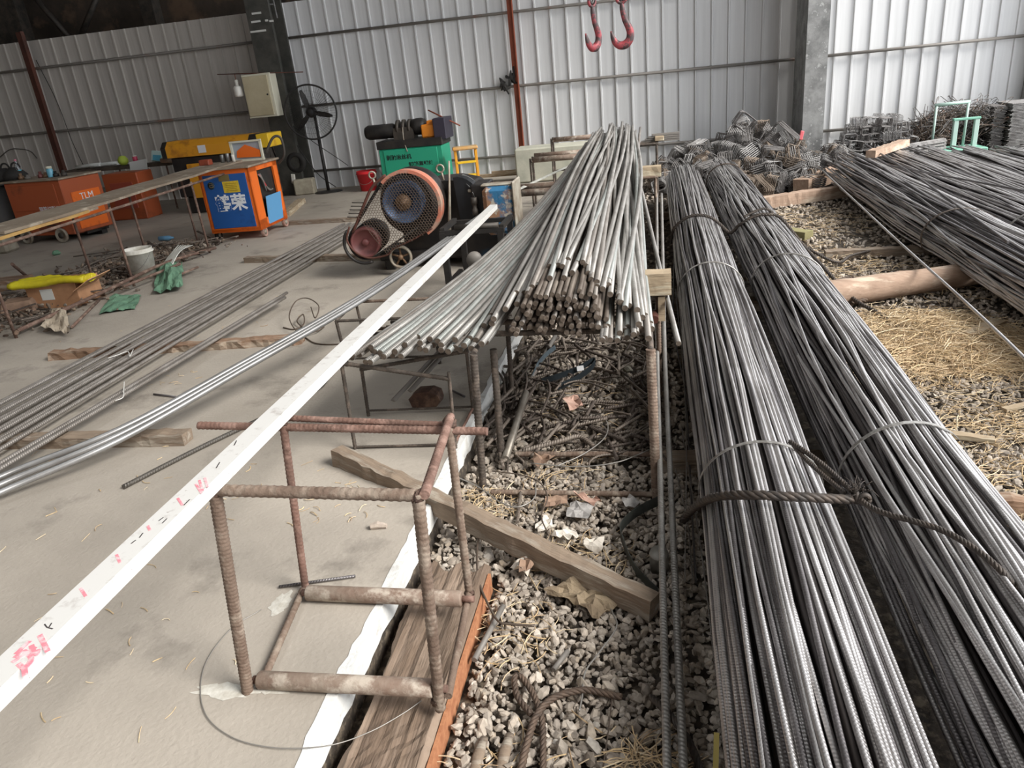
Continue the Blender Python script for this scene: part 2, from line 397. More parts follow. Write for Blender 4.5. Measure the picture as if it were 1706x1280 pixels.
straw('straw', [(1.55, 4.75, .5, .42, -.11, .07), (1.75, 4.6, .42, .45, -.11, .05), (1.5, 4.3, .35, .3, -.12, .02), (1.9, 4.3, .3, .3, -.12, .02)], 4200, 'loose golden straw heaped in front of the thick round log', .07, .24, wd=.0019)
straw('straw', [(1.5, 3.7, .35, .5, -.115, .012), (1.8, 5.9, .6, .6, -.12, .02), (1.45, 6.6, .35, .7, -.12, .02), (1.25, 2.6, .12, .5, -.11, .02), (1.6, 8.2, .5, .8, -.12, .01), (1.5, 3.3, .3, .35, -.115, .01)], 1500, 'thin scattered straw over the gravel right of the tied bar bundles', .05, .17)
straw('straw', [(-.45, 2.9, .2, .3, -.115, .02), (-.5, 1.95, .15, .2, -.12, .02), (-.3, 2.35, .2, .15, -.12, .02), (-.75, 2.7, .12, .15, -.11, .02), (-.05, 1.42, .07, .05, -.1, .06), (-.4, 3.6, .25, .4, -.1, .02), (-.25, 1.3, .4, .25, -.115, .0)], 520, 'dry straw strands among the gravel under the bar trestle', .05, .14)
straw('straw', [(-3.1, 3.95, .25, .15, .003, .004), (-1.3, 2.55, .25, .15, .003, .004), (-2.6, 2.6, .8, .5, .003, .002), (-3.6, 5, 1, 1, .003, .002), (-1.8, 1.6, .5, .5, .003, .002), (-1.7, 2.6, .4, .4, .003, .002), (-3.7, 4.1, .2, .1, .004, .006)], 170, 'few wisps of straw lying on the bare concrete slab', .025, .06)
# ------------------------------------------------------------------ steel bars
M_bar = ribbed('bundle_bar_steel', (206, 203, 202), (168, 164, 162), pitch=.010, rough=.42, metal=.8, strength=.35)
M_bar2 = ribbed('bundle_bar_steel_dark', (128, 124, 124), (94, 90, 90), pitch=.010, rough=.46, metal=.7, strength=.4)
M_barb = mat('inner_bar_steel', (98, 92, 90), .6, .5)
M_fan = ribbed('loose_bar_steel', (170, 167, 162), (138, 134, 129), pitch=.013, rough=.45, metal=.45, strength=.55, nscale=5)
M_fan2 = ribbed('loose_bar_steel_dull', (152, 146, 140), (122, 115, 108), pitch=.013, rough=.5, metal=.45, strength=.55, nscale=4)
M_fan3 = ribbed('loose_bar_steel_greenish', (168, 170, 166), (138, 141, 137), pitch=.013, rough=.5, metal=.45, strength=.55, nscale=4)
M_end = mat('cut_end_steel', (112, 100, 88), .75, .1, rgb2=(76, 64, 54), scale=60)
M_strap = mat('steel_strap', (176, 174, 170), .4, .5, rgb2=(120, 116, 110), scale=20)
M_rope = mat('dark_wire_rope', (60, 56, 53), .6, .4, rgb2=(84, 74, 66), scale=30)
M_ropeb = mat('brown_wire_rope', (108, 90, 76), .7, .3, rgb2=(76, 64, 56), scale=30)
M_wire = mat('tie_wire', (150, 146, 140), .45, .5)
M_wired = mat('rusty_wire', (92, 80, 70), .6, .3)

def rope(name, pts, r, m, parent=None, world=False, n=5, strands=4, lay=None):
    P_ = np.array(spline(pts, n*4)); lay = lay or r*7
    # resample evenly
    L = np.concatenate([[0], np.cumsum(np.linalg.norm(np.diff(P_, axis=0), axis=1))]); k = max(8, int(L[-1]/(lay/7)))
    q = np.linspace(0, L[-1], k); P_ = np.stack([np.interp(q, L, P_[:, i]) for i in range(3)], 1)
    T = np.gradient(P_, axis=0); T /= np.linalg.norm(T, axis=1)[:, None]
    A = np.cross(T[0], [0, 0, 1.]); A /= np.linalg.norm(A)+1e-9; mb = MB(); As = []; Bs = []
    for i in range(k):
        A = A-A@T[i]*T[i]; A /= np.linalg.norm(A)+1e-9; As.append(A); Bs.append(np.cross(T[i], A))
    As = np.array(As); Bs = np.array(Bs)
    for s in range(strands):
        a = 2*PI*(q/lay+s/strands)
        mb.tube(P_+(r*.55*np.cos(a))[:, None]*As+(r*.55*np.sin(a))[:, None]*Bs, r*.55, 6, smooth=True)
    return mb.build(name, m, parent, world)

def cross_path(cx, cz, r, n=40, lift=.004, sq=.92, floor_=-.12):
    return [(cx+(r+lift)*math.cos(a), (r+lift)*sq*math.sin(a)+cz) for a in np.linspace(-.25*PI, 1.25*PI, n)]

def bundle(label, cx, cz, R, y0, y1, nb, rb, seed, straps, wander=.012, cross=0., flat=.92, dx=0., group=None, m1=None, m2=None, arc=(-.12, 1.12), inner=110, taper=None, ends=.12, inner_r=None):
    """a tied bundle of long bars: outer bars one by one, what lies inside as one part"""
    rs = np.random.RandomState(seed); t = thing('rebar_bundle', label, 'steel bars', (cx, y0, cz-R*flat), 0, group)
    m1 = m1 or M_bar; m2 = m2 or M_bar2
    ny = 26
    for i in range(nb):
        th = PI*(arc[0]+(arc[1]-arc[0])*(i+rs.uniform(-.25, .25))/nb); rr0 = R-rs.choice([0, 0, .5, 1.5, 2.4, 3.2])*rb
        ya = y0+rs.uniform(0, ends); yb = y1+rs.uniform(-ends, ends); ys_ = np.linspace(ya, yb, ny)
        p1, p2 = rs.uniform(0, 2*PI, 2); w1, w2 = rs.uniform(1.2, 2.2), rs.uniform(.5, .9)
        tw = rs.normal(0, cross)
        pts = []
        for y in ys_:
            tight = 1.
            for sy in straps: tight = min(tight, .25+.75*min(1, abs(y-sy)/.7))
            a = th+(wander*math.sin(w1*y+p1)*tight+wander*1.2*math.sin(w2*y+p2))/R+tw*math.sin(.55*y+p1)/R
            bulge = 1+.06*(tight-.6)
            if taper: bulge *= taper(y)
            rr = (rr0+.3*rb*math.sin(w2*2*y+p2))*bulge
            pts.append((cx+dx*(y-y0)+rr*math.cos(a), y, cz+rr*flat*math.sin(a)))
        mb = MB(); mb.tube(pts, rb*rs.uniform(.93, 1.05), 7); mb.build('steel_bar', m1 if rs.uniform() < .68 else m2, t, True)
    mb = MB()
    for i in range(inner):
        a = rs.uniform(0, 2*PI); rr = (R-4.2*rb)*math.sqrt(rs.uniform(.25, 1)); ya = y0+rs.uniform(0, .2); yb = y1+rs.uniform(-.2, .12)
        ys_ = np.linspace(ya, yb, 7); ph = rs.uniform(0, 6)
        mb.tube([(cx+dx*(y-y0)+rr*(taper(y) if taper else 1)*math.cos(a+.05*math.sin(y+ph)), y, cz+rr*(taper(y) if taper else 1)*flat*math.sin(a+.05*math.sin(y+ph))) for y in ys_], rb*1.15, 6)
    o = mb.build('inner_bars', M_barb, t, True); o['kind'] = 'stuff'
    return t
def hoop(t, name, cx, cz, R, y, wd, m, flat=.92, slant=0., thick=.0012, round_=0., slack=.006):
    mb = MB(); n = 36; path = [(cx+(R+slack)*math.cos(a), y+slant*math.cos(a), cz+(R+slack)*flat*math.sin(a)) for a in np.linspace(-.42*PI, 1.42*PI, n)]
    if round_: mb.tube(path, round_, 6)
    else:
        V = []
        for i, p in enumerate(path):
            a = -.42*PI+(1.84*PI)*i/(n-1); nx, nz = math.cos(a)*thick, math.sin(a)*thick
            V += [(p[0]-nx, p[1]-wd/2, p[2]-nz), (p[0]+nx, p[1]-wd/2, p[2]+nz), (p[0]+nx, p[1]+wd/2, p[2]+nz), (p[0]-nx, p[1]+wd/2, p[2]-nz)]
        mb.add(V, [(4*i+e, 4*i+(e+1) % 4, 4*i+4+(e+1) % 4, 4*i+4+e) for i in range(n-1) for e in range(4)])
    return mb.build(name, m, t, True)

t1 = bundle('left one of the two long tied bundles of thin ribbed bars beside the trestle', .345, .135, .205, -1.0, 9.9, 80, .0075, 11, (2.45, 4.95, 6.4), dx=.0, inner=120)
hoop(t1, 'steel_strap', .345, .135, .209, 2.42, .016, M_strap); hoop(t1, 'tie_wire', .345, .135, .209, 4.95, .0, M_strap, round_=.0055)
t2 = bundle('right one of the two long tied bundles, with bars crossing on its top', .86, .13, .215, -1.0, 10.1, 78, .0078, 23, (2.5, 5.05, 6.4, 9.6), wander=.02, cross=.055, dx=-.002, inner=120)
hoop(t2, 'steel_strap', .855, .13, .220, 2.55, .018, M_strap, slant=.03); hoop(t2, 'tie_wire', .85, .13, .220, 5.05, .0, M_strap, slant=-.06, round_=.0055)
hoop(t2, 'tie_wire', .84, .13, .220, 9.6, .0, M_wired, slant=-.06, round_=.007)

# wire ropes slung round the two bundles
Rp = .227
def over(cx, cz, a, R=Rp, y=2.1, flat=.92): return (cx+R*math.cos(a), y, cz+R*flat*math.sin(a))
pts = [G(1138, 868, .02), G(1150, 852, .10), G(1172, 836, .21), G(1200, 827, .305), G(1250, 825, .355), G(1300, 827, .366), G(1350, 829, .362), G(1400, 832, .345), G(1432, 832, .335)]
tag(rope('wire_rope', pts, .0145, M_rope), 'thick dark wire rope sling pulled straight across the left tied bar bundle', 'rope')
pts = [G(1316, 736, .350), G(1345, 755, .350), G(1375, 778, .348), G(1405, 805, .345), G(1428, 826, .345), G(1445, 842, .345), G(1475, 856, .350), G(1520, 868, .362), G(1570, 884, .366), G(1620, 912, .362), G(1665, 948, .348), G(1706, 990, .30), (.98, 1.6, .27), (1.08, 1.5, .16), (1.14, 1.42, .02), (1.18, 1.35, -.1)]
tag(rope('wire_rope', pts, .0085, M_rope, lay=.045), 'thin dark wire rope knotted between the bundles and trailing over the right bundle', 'rope')
tag(rope('wire_rope', [G(1322, 742, .342), G(1345, 768, .338), G(1372, 792, .335), G(1408, 822, .335)], .0075, M_rope, lay=.04), 'second short strand of dark rope running beside the thin rope into the knot', 'rope')
mb = MB(); rs = np.random.RandomState(4)
for i in range(46):
    a = rs.uniform(0, 2*PI); b = rs.uniform(.1, 1.3); L_ = rs.uniform(.02, .05); c0 = G(1428, 822, .35)+rs.normal(0, .006, 3)
    d = np.array([math.cos(a)*math.cos(b), math.sin(a)*math.cos(b), math.sin(b)]); mb.tube([c0, c0+d*L_*.6+rs.normal(0, .004, 3), c0+d*L_+rs.normal(0, .007, 3)], .0013, 4)
mb.tube(circle(G(1425, 826, .345), .018, 14, 'x'), .008, 6); mb.tube(circle(G(1440, 832, .345), .014, 14, 'y'), .008, 6)
tag(mb.build('rope_knot', M_rope), 'frayed knot of dark wire rope lying between the two tied bundles', 'knot')
mb_pts = [over(.345, .135, PI*a, .226, 6.5+.10*(a-.5)) for a in (1.05, .85, .65, .5, .35, .2)]+[(.60, 6.4, .2), (.66, 6.38, .26)]+[over(.852, .13, PI*a, .235, 6.35) for a in (.75, .6, .45, .3)]+[(1.12, 6.1, .14), (1.2, 5.7, .06), (1.32, 5.3, -.06), (1.42, 5.05, -.09), (1.45, 4.9, -.1)]
tag(rope('wire_rope', mb_pts, .013, M_rope), 'dark wire rope sling crossing both tied bundles near their far end', 'rope')
tag(rope('wire_rope', [over(.852, .13, PI*.7, .235, 6.5), over(.852, .13, PI*.45, .245, 6.55), (1.02, 6.5, .24), (1.15, 6.3, .1), (1.4, 6.2, -.04), (1.6, 6.55, -.08), (1.9, 6.75, -.08), (2.2, 6.9, -.07)], .011, M_rope), 'dark wire rope running from the right bundle over the straw to a plank', 'rope')
tag(rope('wire_rope', [(1.2, 5.4, -.09), (1.3, 5.75, -.08), (1.45, 5.85, -.08), (1.5, 5.6, -.08), (1.42, 5.35, -.09), (1.28, 5.3, -.09)], .016, M_ropeb), 'grey coil of rope lying on the straw just right of the right bundle', 'rope')

# pair of long bars standing out beside the left bundle
for i, (xa, xb, za, zb) in enumerate([(-.005, .03, -.055, .42), (.035, .075, -.06, .40)]):
    pts = spline([(xa+.012, .2, -.07+.01*i), (xa+.004, 1.4, za+.02), (xa, 2.6, za+.10), (xa-.005, 3.8, .14+.0*i), (xa+.004, 5.2, .25), (xb-.02, 7.6, .36)], 10)
    mb = MB(); mb.tube(pts, .0115, 10)
    tag(mb.build('steel_bar', M_fan), ('left one' if i == 0 else 'right one')+' of two long ribbed bars running side by side left of the tied bundles', 'steel bar', 'pair of long bars beside the bundles')
rs = np.random.RandomState(9)
for i, (xa, ya, za, xb, yb, zb, r_, lb) in enumerate([(.10, 3.3, -.06, .15, 1.3, -.12, .0028, 'thin bright wire in the dark gap left of the left bundle'), (.07, 2.1, -.03, .13, 4.2, .06, .0028, 'thin straight wire leaning across the dark gap beside the bundle'), (.09, 4.6, -.02, .20, 1.9, -.12, .004, 'thin bar lying deep in the gap left of the left bundle'), (.13, 5.5, 0, .11, 2.2, -.11, .004, 'second thin bar lying deep in the gap beside the left bundle'), (.06, 2.9, -.05, .10, 2.2, -.1, .003, 'short wire piece behind the pair of long bars'), (.2, 9.5, .1, .10, 5.0, .0, .006, 'far dark bar beside the upper end of the left bundle')]):
    mb = MB(); mb.tube(spline([(xa, ya, za), ((xa+xb)/2+.015, (ya+yb)/2, (za+zb)/2-.01), (xb, yb, zb)], 8), r_, 6); tag(mb.build('thin_bar', M_fan2 if r_ < .0035 else M_bar2), lb, 'wire')
mb = MB(); mb.box((.125, 1.47, -.085), (.014, .10, .003), rz(-.1)@rx(.5)); tag(mb.build('yellow_tag', mat('yellow_card', (196, 176, 98), .7)), 'narrow yellow tag in the dark gap beside the left bundle', 'tag')

# right hand stacks of bars: several bundles side by side
specs = [(2.33, .08, .25, .86), (2.86, .07, .25, .86), (3.36, .04, .24, .8), (3.86, .01, .23, .75), (4.36, -.02, .22, .7), (4.86, -.02, .22, .7)]
labs = ['tied bundle of dark bars at the right, nearest to the gravel strip', 'second tied bundle of dark bars in the right hand stack, beneath the short timber', 'middle tied bundle of dark bars in the right hand stack', 'fourth tied bundle of dark bars of the right hand stack, behind its middle', 'fifth tied bundle of dark bars, in front of the green trolley', 'last tied bundle of dark bars at the right picture edge']
for i, ((cx, cz, R, fl), lb) in enumerate(zip(specs, labs)):
    y1 = (9.9, 10.3, 10.6, 10.7, 10.7, 10.6)[i]; y0 = (2.2, 2.8, 3.6, 4.8, 5.8, 6.5)[i]
    t = bundle(lb, cx, cz, R, y0, y1, (74, 66, 60, 54, 50, 46)[i], .009, 40+i, (5.9, 8.0), wander=.02, cross=.045, flat=fl, group=None, m1=M_bar, m2=M_bar2, inner=60, arc=(-.02, 1.08), ends=.35)
    hoop(t, 'tie_wire', cx, cz, R+.008, (6.3, 6.15, 6.6, 7.0, 9.2, 8.4)[i], .03, M_strap if i else M_wired, flat=fl, slant=-.08, slack=.01)
# lone bars leaning off the right stack
for i, (a, b, lb) in enumerate([((2.02, 10.0, .12), (1.70, 3.4, .10), 'single long bar sagging away in front of the right hand stack'), ((2.1, 10.3, .2), (2.35, 3.4, .30), 'loose bar lying slanted over the first right hand bundle'), ((2.25, 10.1, .25), (3.2, 4.6, .40), 'loose bar crossing the top of the right hand bundles'), ((2.6, 10.4, .34), (2.2, 5.2, .30), 'loose bar lying crosswise on the first right hand bundle')]):
    mb = MB(); mb.tube(spline([a, ((a[0]+b[0])/2+.03, (a[1]+b[1])/2, (a[2]+b[2])/2-.03*(i == 0)), b]+([(1.62, 1.7, -.10)] if i == 0 else []), 10), .009, 8); tag(mb.build('steel_bar', M_bar if i == 0 else M_bar2), lb, 'steel bar')

# ------------------------------------------------------------------ the big fan of loose bars on trestles
rs = np.random.RandomState(31)
def fanpt(a, b):   # far, near
    pass
def fan_bar(xn, yn, zn, xf, yf, zf, r_, m, sagz=.0, bow=0., lab=None, grp=None, sx=.0):
    ys_ = np.linspace(0, 1, 15); pts = []; p1 = rs.uniform(0, 6)
    for u in ys_:
        x = xn+(xf-xn)*u+sx*math.sin(PI*u**.8)+.05*bow*math.sin(PI*u)+.010*math.sin(5*u+p1); y = yn+(yf-yn)*u
        z = zn+(zf-zn)*u-sagz*math.sin(PI*u)+.006*math.sin(7*u+p1)
        pts.append((x, y, z))
    mb = MB(); mb.tube(pts, r_, 9); o = mb.build('steel_bar', m, capm=M_end); tag(o, lab, 'steel bar', grp); return o
mats_ = [M_fan, M_fan, M_fan2, M_fan3, M_fan]
# heap under the fan: its cut ends make the dark honeycomb facing us
k = 0
heap = []; M_heap = ribbed('brown_bar_steel', (118, 108, 98), (88, 78, 70), pitch=.013, rough=.6, metal=.3, nscale=5)  # heap bars: browner and darker than the fan bars
for row in range(8):
    nrow = 18-row
    for j in range(nrow):
        x = -.42+(j-(nrow-1)/2)*.0262+rs.uniform(-.003, .003); z = .545+row*.0215
        heap.append((x, z))
rs.shuffle(heap)
for (x, z) in heap:
    yn = 3.06+rs.uniform(-.04, .05)+max(0, z-.66)*.5; f = (x+.42)/.25
    xf = -.50+f*.20+rs.uniform(-.03, .03); zf = .72+(z-.545)*.9+rs.uniform(0, .03)
    fan_bar(x, yn, z, xf, 8.7+rs.uniform(-.3, .2), zf, .0115, M_heap if rs.uniform() < .8 else M_fan2, .03, 0, 'loose steel bar in the heap under the fan, its cut end in the honeycomb', 'bars heaped under the fan')
# the left wing
n = 36
for i in range(n):
    u = i/(n-1); xn = -1.40+.66*u+rs.uniform(-.012, .012); yn = 3.05+rs.uniform(-.12, .10)-.04*u; zn = .455+.075*u+(i % 2)*.028+rs.uniform(-.004, .004)
    xf = -.78+.26*u+rs.uniform(-.03, .03); zf = .74+.12*u+rs.uniform(-.03, .04)
    fan_bar(xn, yn, zn, xf, 8.6+rs.uniform(-.4, .25), zf, .0142, mats_[rs.randint(5)], .085-.04*u, .0, 'loose ribbed bar in the left wing of the fan, reaching out over the slab', 'bars in the left wing of the fan', sx=.07-.02*u)
# middle and right wings over the heap
n = 50
for i in range(n):
    u = (i+rs.uniform(-.3, .3))/(n-1); xn = -.80+.78*u; mid = 1-abs(2*u-1)**1.5; yn = 2.98+.42*mid+rs.uniform(-.13, .16); zn = .54+.19*mid+rs.uniform(-.008, .02)
    xf = -.62+.36*u+rs.uniform(-.12, .12); zf = .94-.10*abs(2*u-1.05)+rs.uniform(-.05, .05)
    fan_bar(xn, yn, zn, xf, 8.9+rs.uniform(-.3, .3), zf, .0138, mats_[rs.randint(5)], rs.uniform(-.02, .03), rs.uniform(-1.3, 1.6), 'loose ribbed bar on top of the fan, its near end sticking out over the heap', 'bars on top of the fan')
n = 18
for i in range(n):
    u = i/(n-1); xn = -.26+.23*u; fan_bar(xn, 2.98+rs.uniform(-.06, .12), .535+rs.uniform(-.01, .05)-.03*u, -.36+.12*u, 8.5+rs.uniform(-.3, .3), .72+rs.uniform(0, .2), .0125, mats_[rs.randint(5)], .0, rs.uniform(-.3, .3), 'loose ribbed bar at the right edge of the fan, above the scrap', 'bars at the right edge of the fan')
fan_bar(.09, 3.25, .40, -.30, 8.2, .82, .0125, M_fan, .0, .5, 'single bar splayed off the fan to the right over the timber block')
# two short flats hanging below the left wing
for i, (a, b, lb) in enumerate([(AY(655, 668, 3.3), (-.93, 4.3, .42), 'left one of two flat steel offcuts hanging down below the left wing of the fan'), (AY(683, 652, 3.35), (-.90, 4.3, .42), 'right one of two flat steel offcuts hanging below the left wing of the fan')]):
    b = np.array(b); mb = MB(); mb.tube([a, (a+b)/2, b], .018, 4, flat=.5); tag(mb.build('steel_offcut', M_pipe), lb, 'steel')

# ------------------------------------------------------------------ bars on the slab
def strand(name, lb, a, mid, b, n, r_, spread, seed, m=M_fan2, z=.07, far_spread=None, cat='steel bar', grp=None):
    rs_ = np.random.RandomState(seed); a = np.array(a); b = np.array(b); out = []
    for i in range(n):
        f = (i-(n-1)/2); s0 = spread; s1 = far_spread or spread; pr = np.array([1, .25, 0]); off = np.array([0, 0, .9*r_*(i % 2)])
        pts = spline([a+pr*f*s0+off, (a*(1-.45)+b*.45)+pr*f*(s0+s1)/2+off+np.array([rs_.uniform(-.01, .01), 0, 0]), b+pr*f*s1+off+np.array([0, rs_.uniform(-.12, .1), 0])], 8)
        mb = MB(); mb.tube(pts, r_, 8); out.append(tag(mb.build('steel_bar', m), lb, cat, grp))
    return out
strand('s', 'long bar in the wide loose row lying across the slab on the timber battens', G(-160, 795, .075), None, G(598, 372, .075), 11, .0125, .058, 3, far_spread=.042, grp='bars in the wide row on the slab')
strand('s', 'long bar in the narrow row of four on the slab, next to the wide row', G(-120, 850, .072), None, G(478, 492, .07), 4, .0125, .026, 4, grp='narrow row of four bars on the slab')
for i, d in enumerate((0, .042, .085)):
    a = G(-150, 880, .05); b = np.array([-1.40+d*.55, 6.0, .55]); a = a+np.array([d*1.1, 0, .0])
    mids = [G(0, 795+13*i, .055), G(200, 715+9*i, .12), G(400, 607+6*i, .22), G(620, 482+4*i, .36)]
    mb = MB(); mb.tube(spline([a]+mids+[b], 8), .0155, 10); tag(mb.build('long_bar', mat('smooth_bar', (164, 163, 162), .4, .6, rgb2=(136, 134, 132), scale=4)), ('upper', 'middle', 'lower')[i]+' one of three long smooth bars slanting up from the slab into the cutting machine', 'steel bar', 'three long bars feeding the cutter')
mb = MB(); mb.tube(spline([G(205, 812, .012), G(330, 748, .012), G(515, 657, .012), G(560, 612, .013), G(640, 520, .014)], 8), .0115, 10)
tag(mb.build('steel_bar', ribbed('slab_bar', (112, 108, 102), (90, 84, 78), pitch=.014, strength=.9)), 'single dark ribbed bar lying on the slab behind the front trestle', 'steel bar')
for i, (a, b, r_, lb) in enumerate([((256, 657), (292, 661), .006, 'short dark steel pin on the slab between the bar rows'), ((752, 650), (774, 661), .006, 'short dark pin on the slab beside the brown block'), ((465, 978), (592, 960), .0055, 'short thin ribbed bar lying beside the foot of the front trestle')]):
    mb = MB(); mb.cyl(G(*a, .008), G(*b, .008), r_, 8); tag(mb.build('short_bar', M_bar2), lb, 'steel bar')

# bright tie wires on the rows
M_tie = mat('white_wire', (214, 212, 206), .5)
for pts, lb in (([(192, 668), (205, 662), (206, 650), (207, 635)], 'small white wire twisted on the narrow row of bars'), ([(180, 597), (195, 592), (213, 586), (216, 594), (222, 582)], 'small white wire tie on the wide row of bars')):
    mb = MB(); mb.tube(spline([G(x, y, .105) for x, y in pts], 5), .003, 5); tag(mb.build('tie_wire', M_tie), lb, 'wire')

# ------------------------------------------------------------------ timbers
M_wood = mat('old_timber', (148, 120, 98), .85, rgb2=(112, 86, 66), scale=3.5, stretch=(1, 7, 7), rgb3=(172, 156, 138), s3=2, mix3=(.5, .62), bump=.6, bscale=10)
M_woodg = mat('grey_timber', (144, 127, 109), .88, rgb2=(108, 92, 78), scale=3, stretch=(1, 8, 8), rgb3=(158, 148, 134), s3=3, mix3=(.5, .62), bump=.6, bscale=10)
M_woodl = mat('pale_timber', (176, 158, 132), .85, rgb2=(140, 120, 96), scale=3, stretch=(1, 6, 6), rgb3=(196, 184, 160), s3=3, mix3=(.5, .62), bump=.5, bscale=9)
M_log = mat('peeled_log', (176, 150, 130), .85, rgb2=(140, 116, 98), scale=2.2, stretch=(1, 5, 5), rgb3=(196, 178, 158), s3=2, mix3=(.5, .64), bump=.35, bscale=12)
M_wedge = mat('sawn_orange_wood', (178, 124, 88), .8, rgb2=(150, 96, 66), scale=5, stretch=(1, 8, 8))
def batten(name, lb, a, b, wd, th, m, seed=1, waves=.006, zb=None, parent=None, cat='timber', roll=0.):
    """rough timber between two points (bottom centre line), slightly uneven along its edges"""
    a = np.array(a, float); b = np.array(b, float); L_ = np.linalg.norm(b-a); d = (b-a)/L_; sd = np.array([-d[1], d[0], 0]); sd /= np.linalg.norm(sd); up = np.cross(d, sd); up = up*np.sign(up[2])
    rs_ = np.random.RandomState(seed); n = max(5, int(L_/.045)); V = []; mb = MB()
    for i in range(n+1):
        c = np.zeros(3); e = rs_.normal(0, waves, 4)
        for (su, sv, k) in ((-1, 0, 0), (1, 0, 1), (1, 1, 2), (-1, 1, 3)):
            V.append(np.array([L_*i/n-L_/2, (su*(wd/2)+e[k]*(1 if su > 0 else -1)*.6), sv*th+(e[k-1]*.5 if sv else 0)]))
    Fc = [(4*i+e, 4*i+(e+1) % 4, 4*i+4+(e+1) % 4, 4*i+4+e) for i in range(n) for e in range(4)]+[(3, 2, 1, 0), (4*n, 4*n+1, 4*n+2, 4*n+3)]
    mb.add(V, Fc); o = mb.build(name, m, parent, origin=(0, 0, 0) if parent is None else None)
    Rm = Matrix(((d[0], sd[0], up[0]), (d[1], sd[1], up[1]), (d[2], sd[2], up[2]))); o.rotation_euler = Rm.to_euler(); c = (a+b)/2; o.location = Vector([float(x) for x in c])
    if lb: tag(o, lb, cat)
    return o
batten('timber_batten', 'dark grey squared timber on the slab at the left edge, under the bar rows', G(-60, 745, 0), G(315, 737, 0), .09, .058, M_woodg, 2, .004)
batten('timber_batten', 'brown split timber with rough notched side under the bar rows on the slab', G(88, 598, 0), G(505, 571, 0), .085, .055, M_wood, 3, .010)
batten('timber_batten', 'grey timber on the slab ending beneath the cutter pulleys', G(411, 437, 0), G(668, 432, 0), .08, .058, M_woodg, 4, .004)
batten('timber_batten', 'long thin timber lying on the far slab behind the cutter', G(482, 375, 0), G(600, 368, 0), .07, .05, M_woodg, 5, .004)
batten('timber_batten', 'short grey timber lying on the slab behind the orange bending machine', G(476, 362, 0), G(503, 338, 0), .12, .07, M_woodl, 6, .004)
batten('timber_board', 'rough notched board lying slanted from the slab onto the gravel under the trestle', np.array(G(565, 772, 0)), np.array([-.035, 2.02, -.115]), .065, .085, M_woodg, 7, .0045)
# weathered sleeper board along the slab edge with an orange sawn side
t = thing('sleeper_board', 'wide weathered wooden board lying along the white slab edge under the front trestle', 'board', (-.735, 1.35, -.15))
mb = MB(); rs_ = np.random.RandomState(8); nx, ny = 14, 60; V = []; ys_ = np.linspace(.75, 2.19, ny)
for j, y in enumerate(ys_):
    for i in range(nx):
        x = -.865+.235*i/(nx-1)+(.012*math.sin(y*9)+rs_.uniform(-.004, .004) if i == 0 else 0)-.045*(y-1.2)*(i == nx-1)*.0
        gr = .004*math.sin(i*2.3+.6*math.sin(y*3))+.003*rs_.normal()*(1 if y < 1.45 else .35)
        V.append((x, y+(.035*math.sin(i*1.1) if j == ny-1 else 0), -.062+gr-.014*(i in (0, nx-1))))
Fc = [(j*nx+i, j*nx+i+1, (j+1)*nx+i+1, (j+1)*nx+i) for j in range(ny-1) for i in range(nx-1)]
b0 = len(V)
ring = [i for i in range(nx)]+[j*nx+nx-1 for j in range(1, ny)]+[(ny-1)*nx+i for i in range(nx-2, -1, -1)]+[j*nx for j in range(ny-2, 0, -1)]
for q in ring: V.append((V[q][0], V[q][1], -.15))
nr = len(ring); Fc += [(ring[i], b0+i, b0+(i+1) % nr, ring[(i+1) % nr]) for i in range(nr)]
mb.add(V, Fc); mb.build('plank', mat('weathered_plank', (118, 100, 84), .9, rgb2=(88, 72, 60), scale=4, stretch=(9, 1, 3), rgb3=(140, 122, 106), s3=2, mix3=(.46, .62), bump=1., bscale=7), t, True)
mb = MB(); mb.box((-.623, 1.42, -.112), (.010, 1.5, .078), rz(.0)); tag(mb.build('sawn_edge', M_wedge, t, True), 'orange freshly sawn edge')

def logm(name, lb, a, b, r1, r2, m, seed=1, cat='log'):
    rs_ = np.random.RandomState(seed); a = np.array(a, float); b = np.array(b, float); n = 16
    pts = [a+(b-a)*i/n+np.array([0, rs_.uniform(-.004, .004), rs_.uniform(-.003, .003)]) for i in range(n+1)]
    mb = MB(); mb.tube(pts, [r1+(r2-r1)*i/n+rs_.uniform(-.003, .003) for i in range(n+1)], 14); return tag(mb.build(name, m), lb, cat)
logm('round_log', 'thick pale round log on the gravel between the bundles and the right stack', (1.02, 5.30, -.045), (2.35, 5.72, -.03), .098, .08, M_log, 2)
batten('round_log', 'pale peeled timber lying at the far end of the right bundle, before the stirrup pile', (.95, 9.0, -.13), (2.35, 9.55, -.12), .13, .13, M_log, 3, .005, cat='log')
batten('round_log', 'light timber behind the far log, at the foot of the dark stack', (1.75, 9.85, -.1), (2.6, 10.9, -.06), .2, .15, M_log, 5, .006, cat='log')
batten('timber_batten', 'dusty plank running from the straw in beneath the right hand stack', (1.42, 6.72, -.14), (2.55, 6.70, -.14), .09, .07, M_woodg, 9, .004)
batten('timber_batten', 'small block of greenish timber on the gravel behind the tied bundles', (1.20, 7.70, -.14), (1.42, 7.45, -.14), .12, .08, mat('greenish_timber', (150, 144, 100), .85, rgb2=(120, 112, 80), scale=5), 10, .003)
batten('timber_batten', 'plank end lying in the straw in front of the thick log', (1.80, 4.58, -.13), (2.05, 4.78, -.12), .08, .05, M_woodl, 11, .003)
batten('timber_batten', 'split timber at the right edge of the picture beside the right bundle', (1.08, 2.76, -.14), (1.75, 2.62, -.13), .07, .075, M_wood, 12, .007)
batten('timber_batten', 'thin grey stick of wood on the gravel right of the right bundle', (1.15, 3.35, -.11), (1.45, 3.25, -.11), .04, .02, M_woodl, 13, .003)
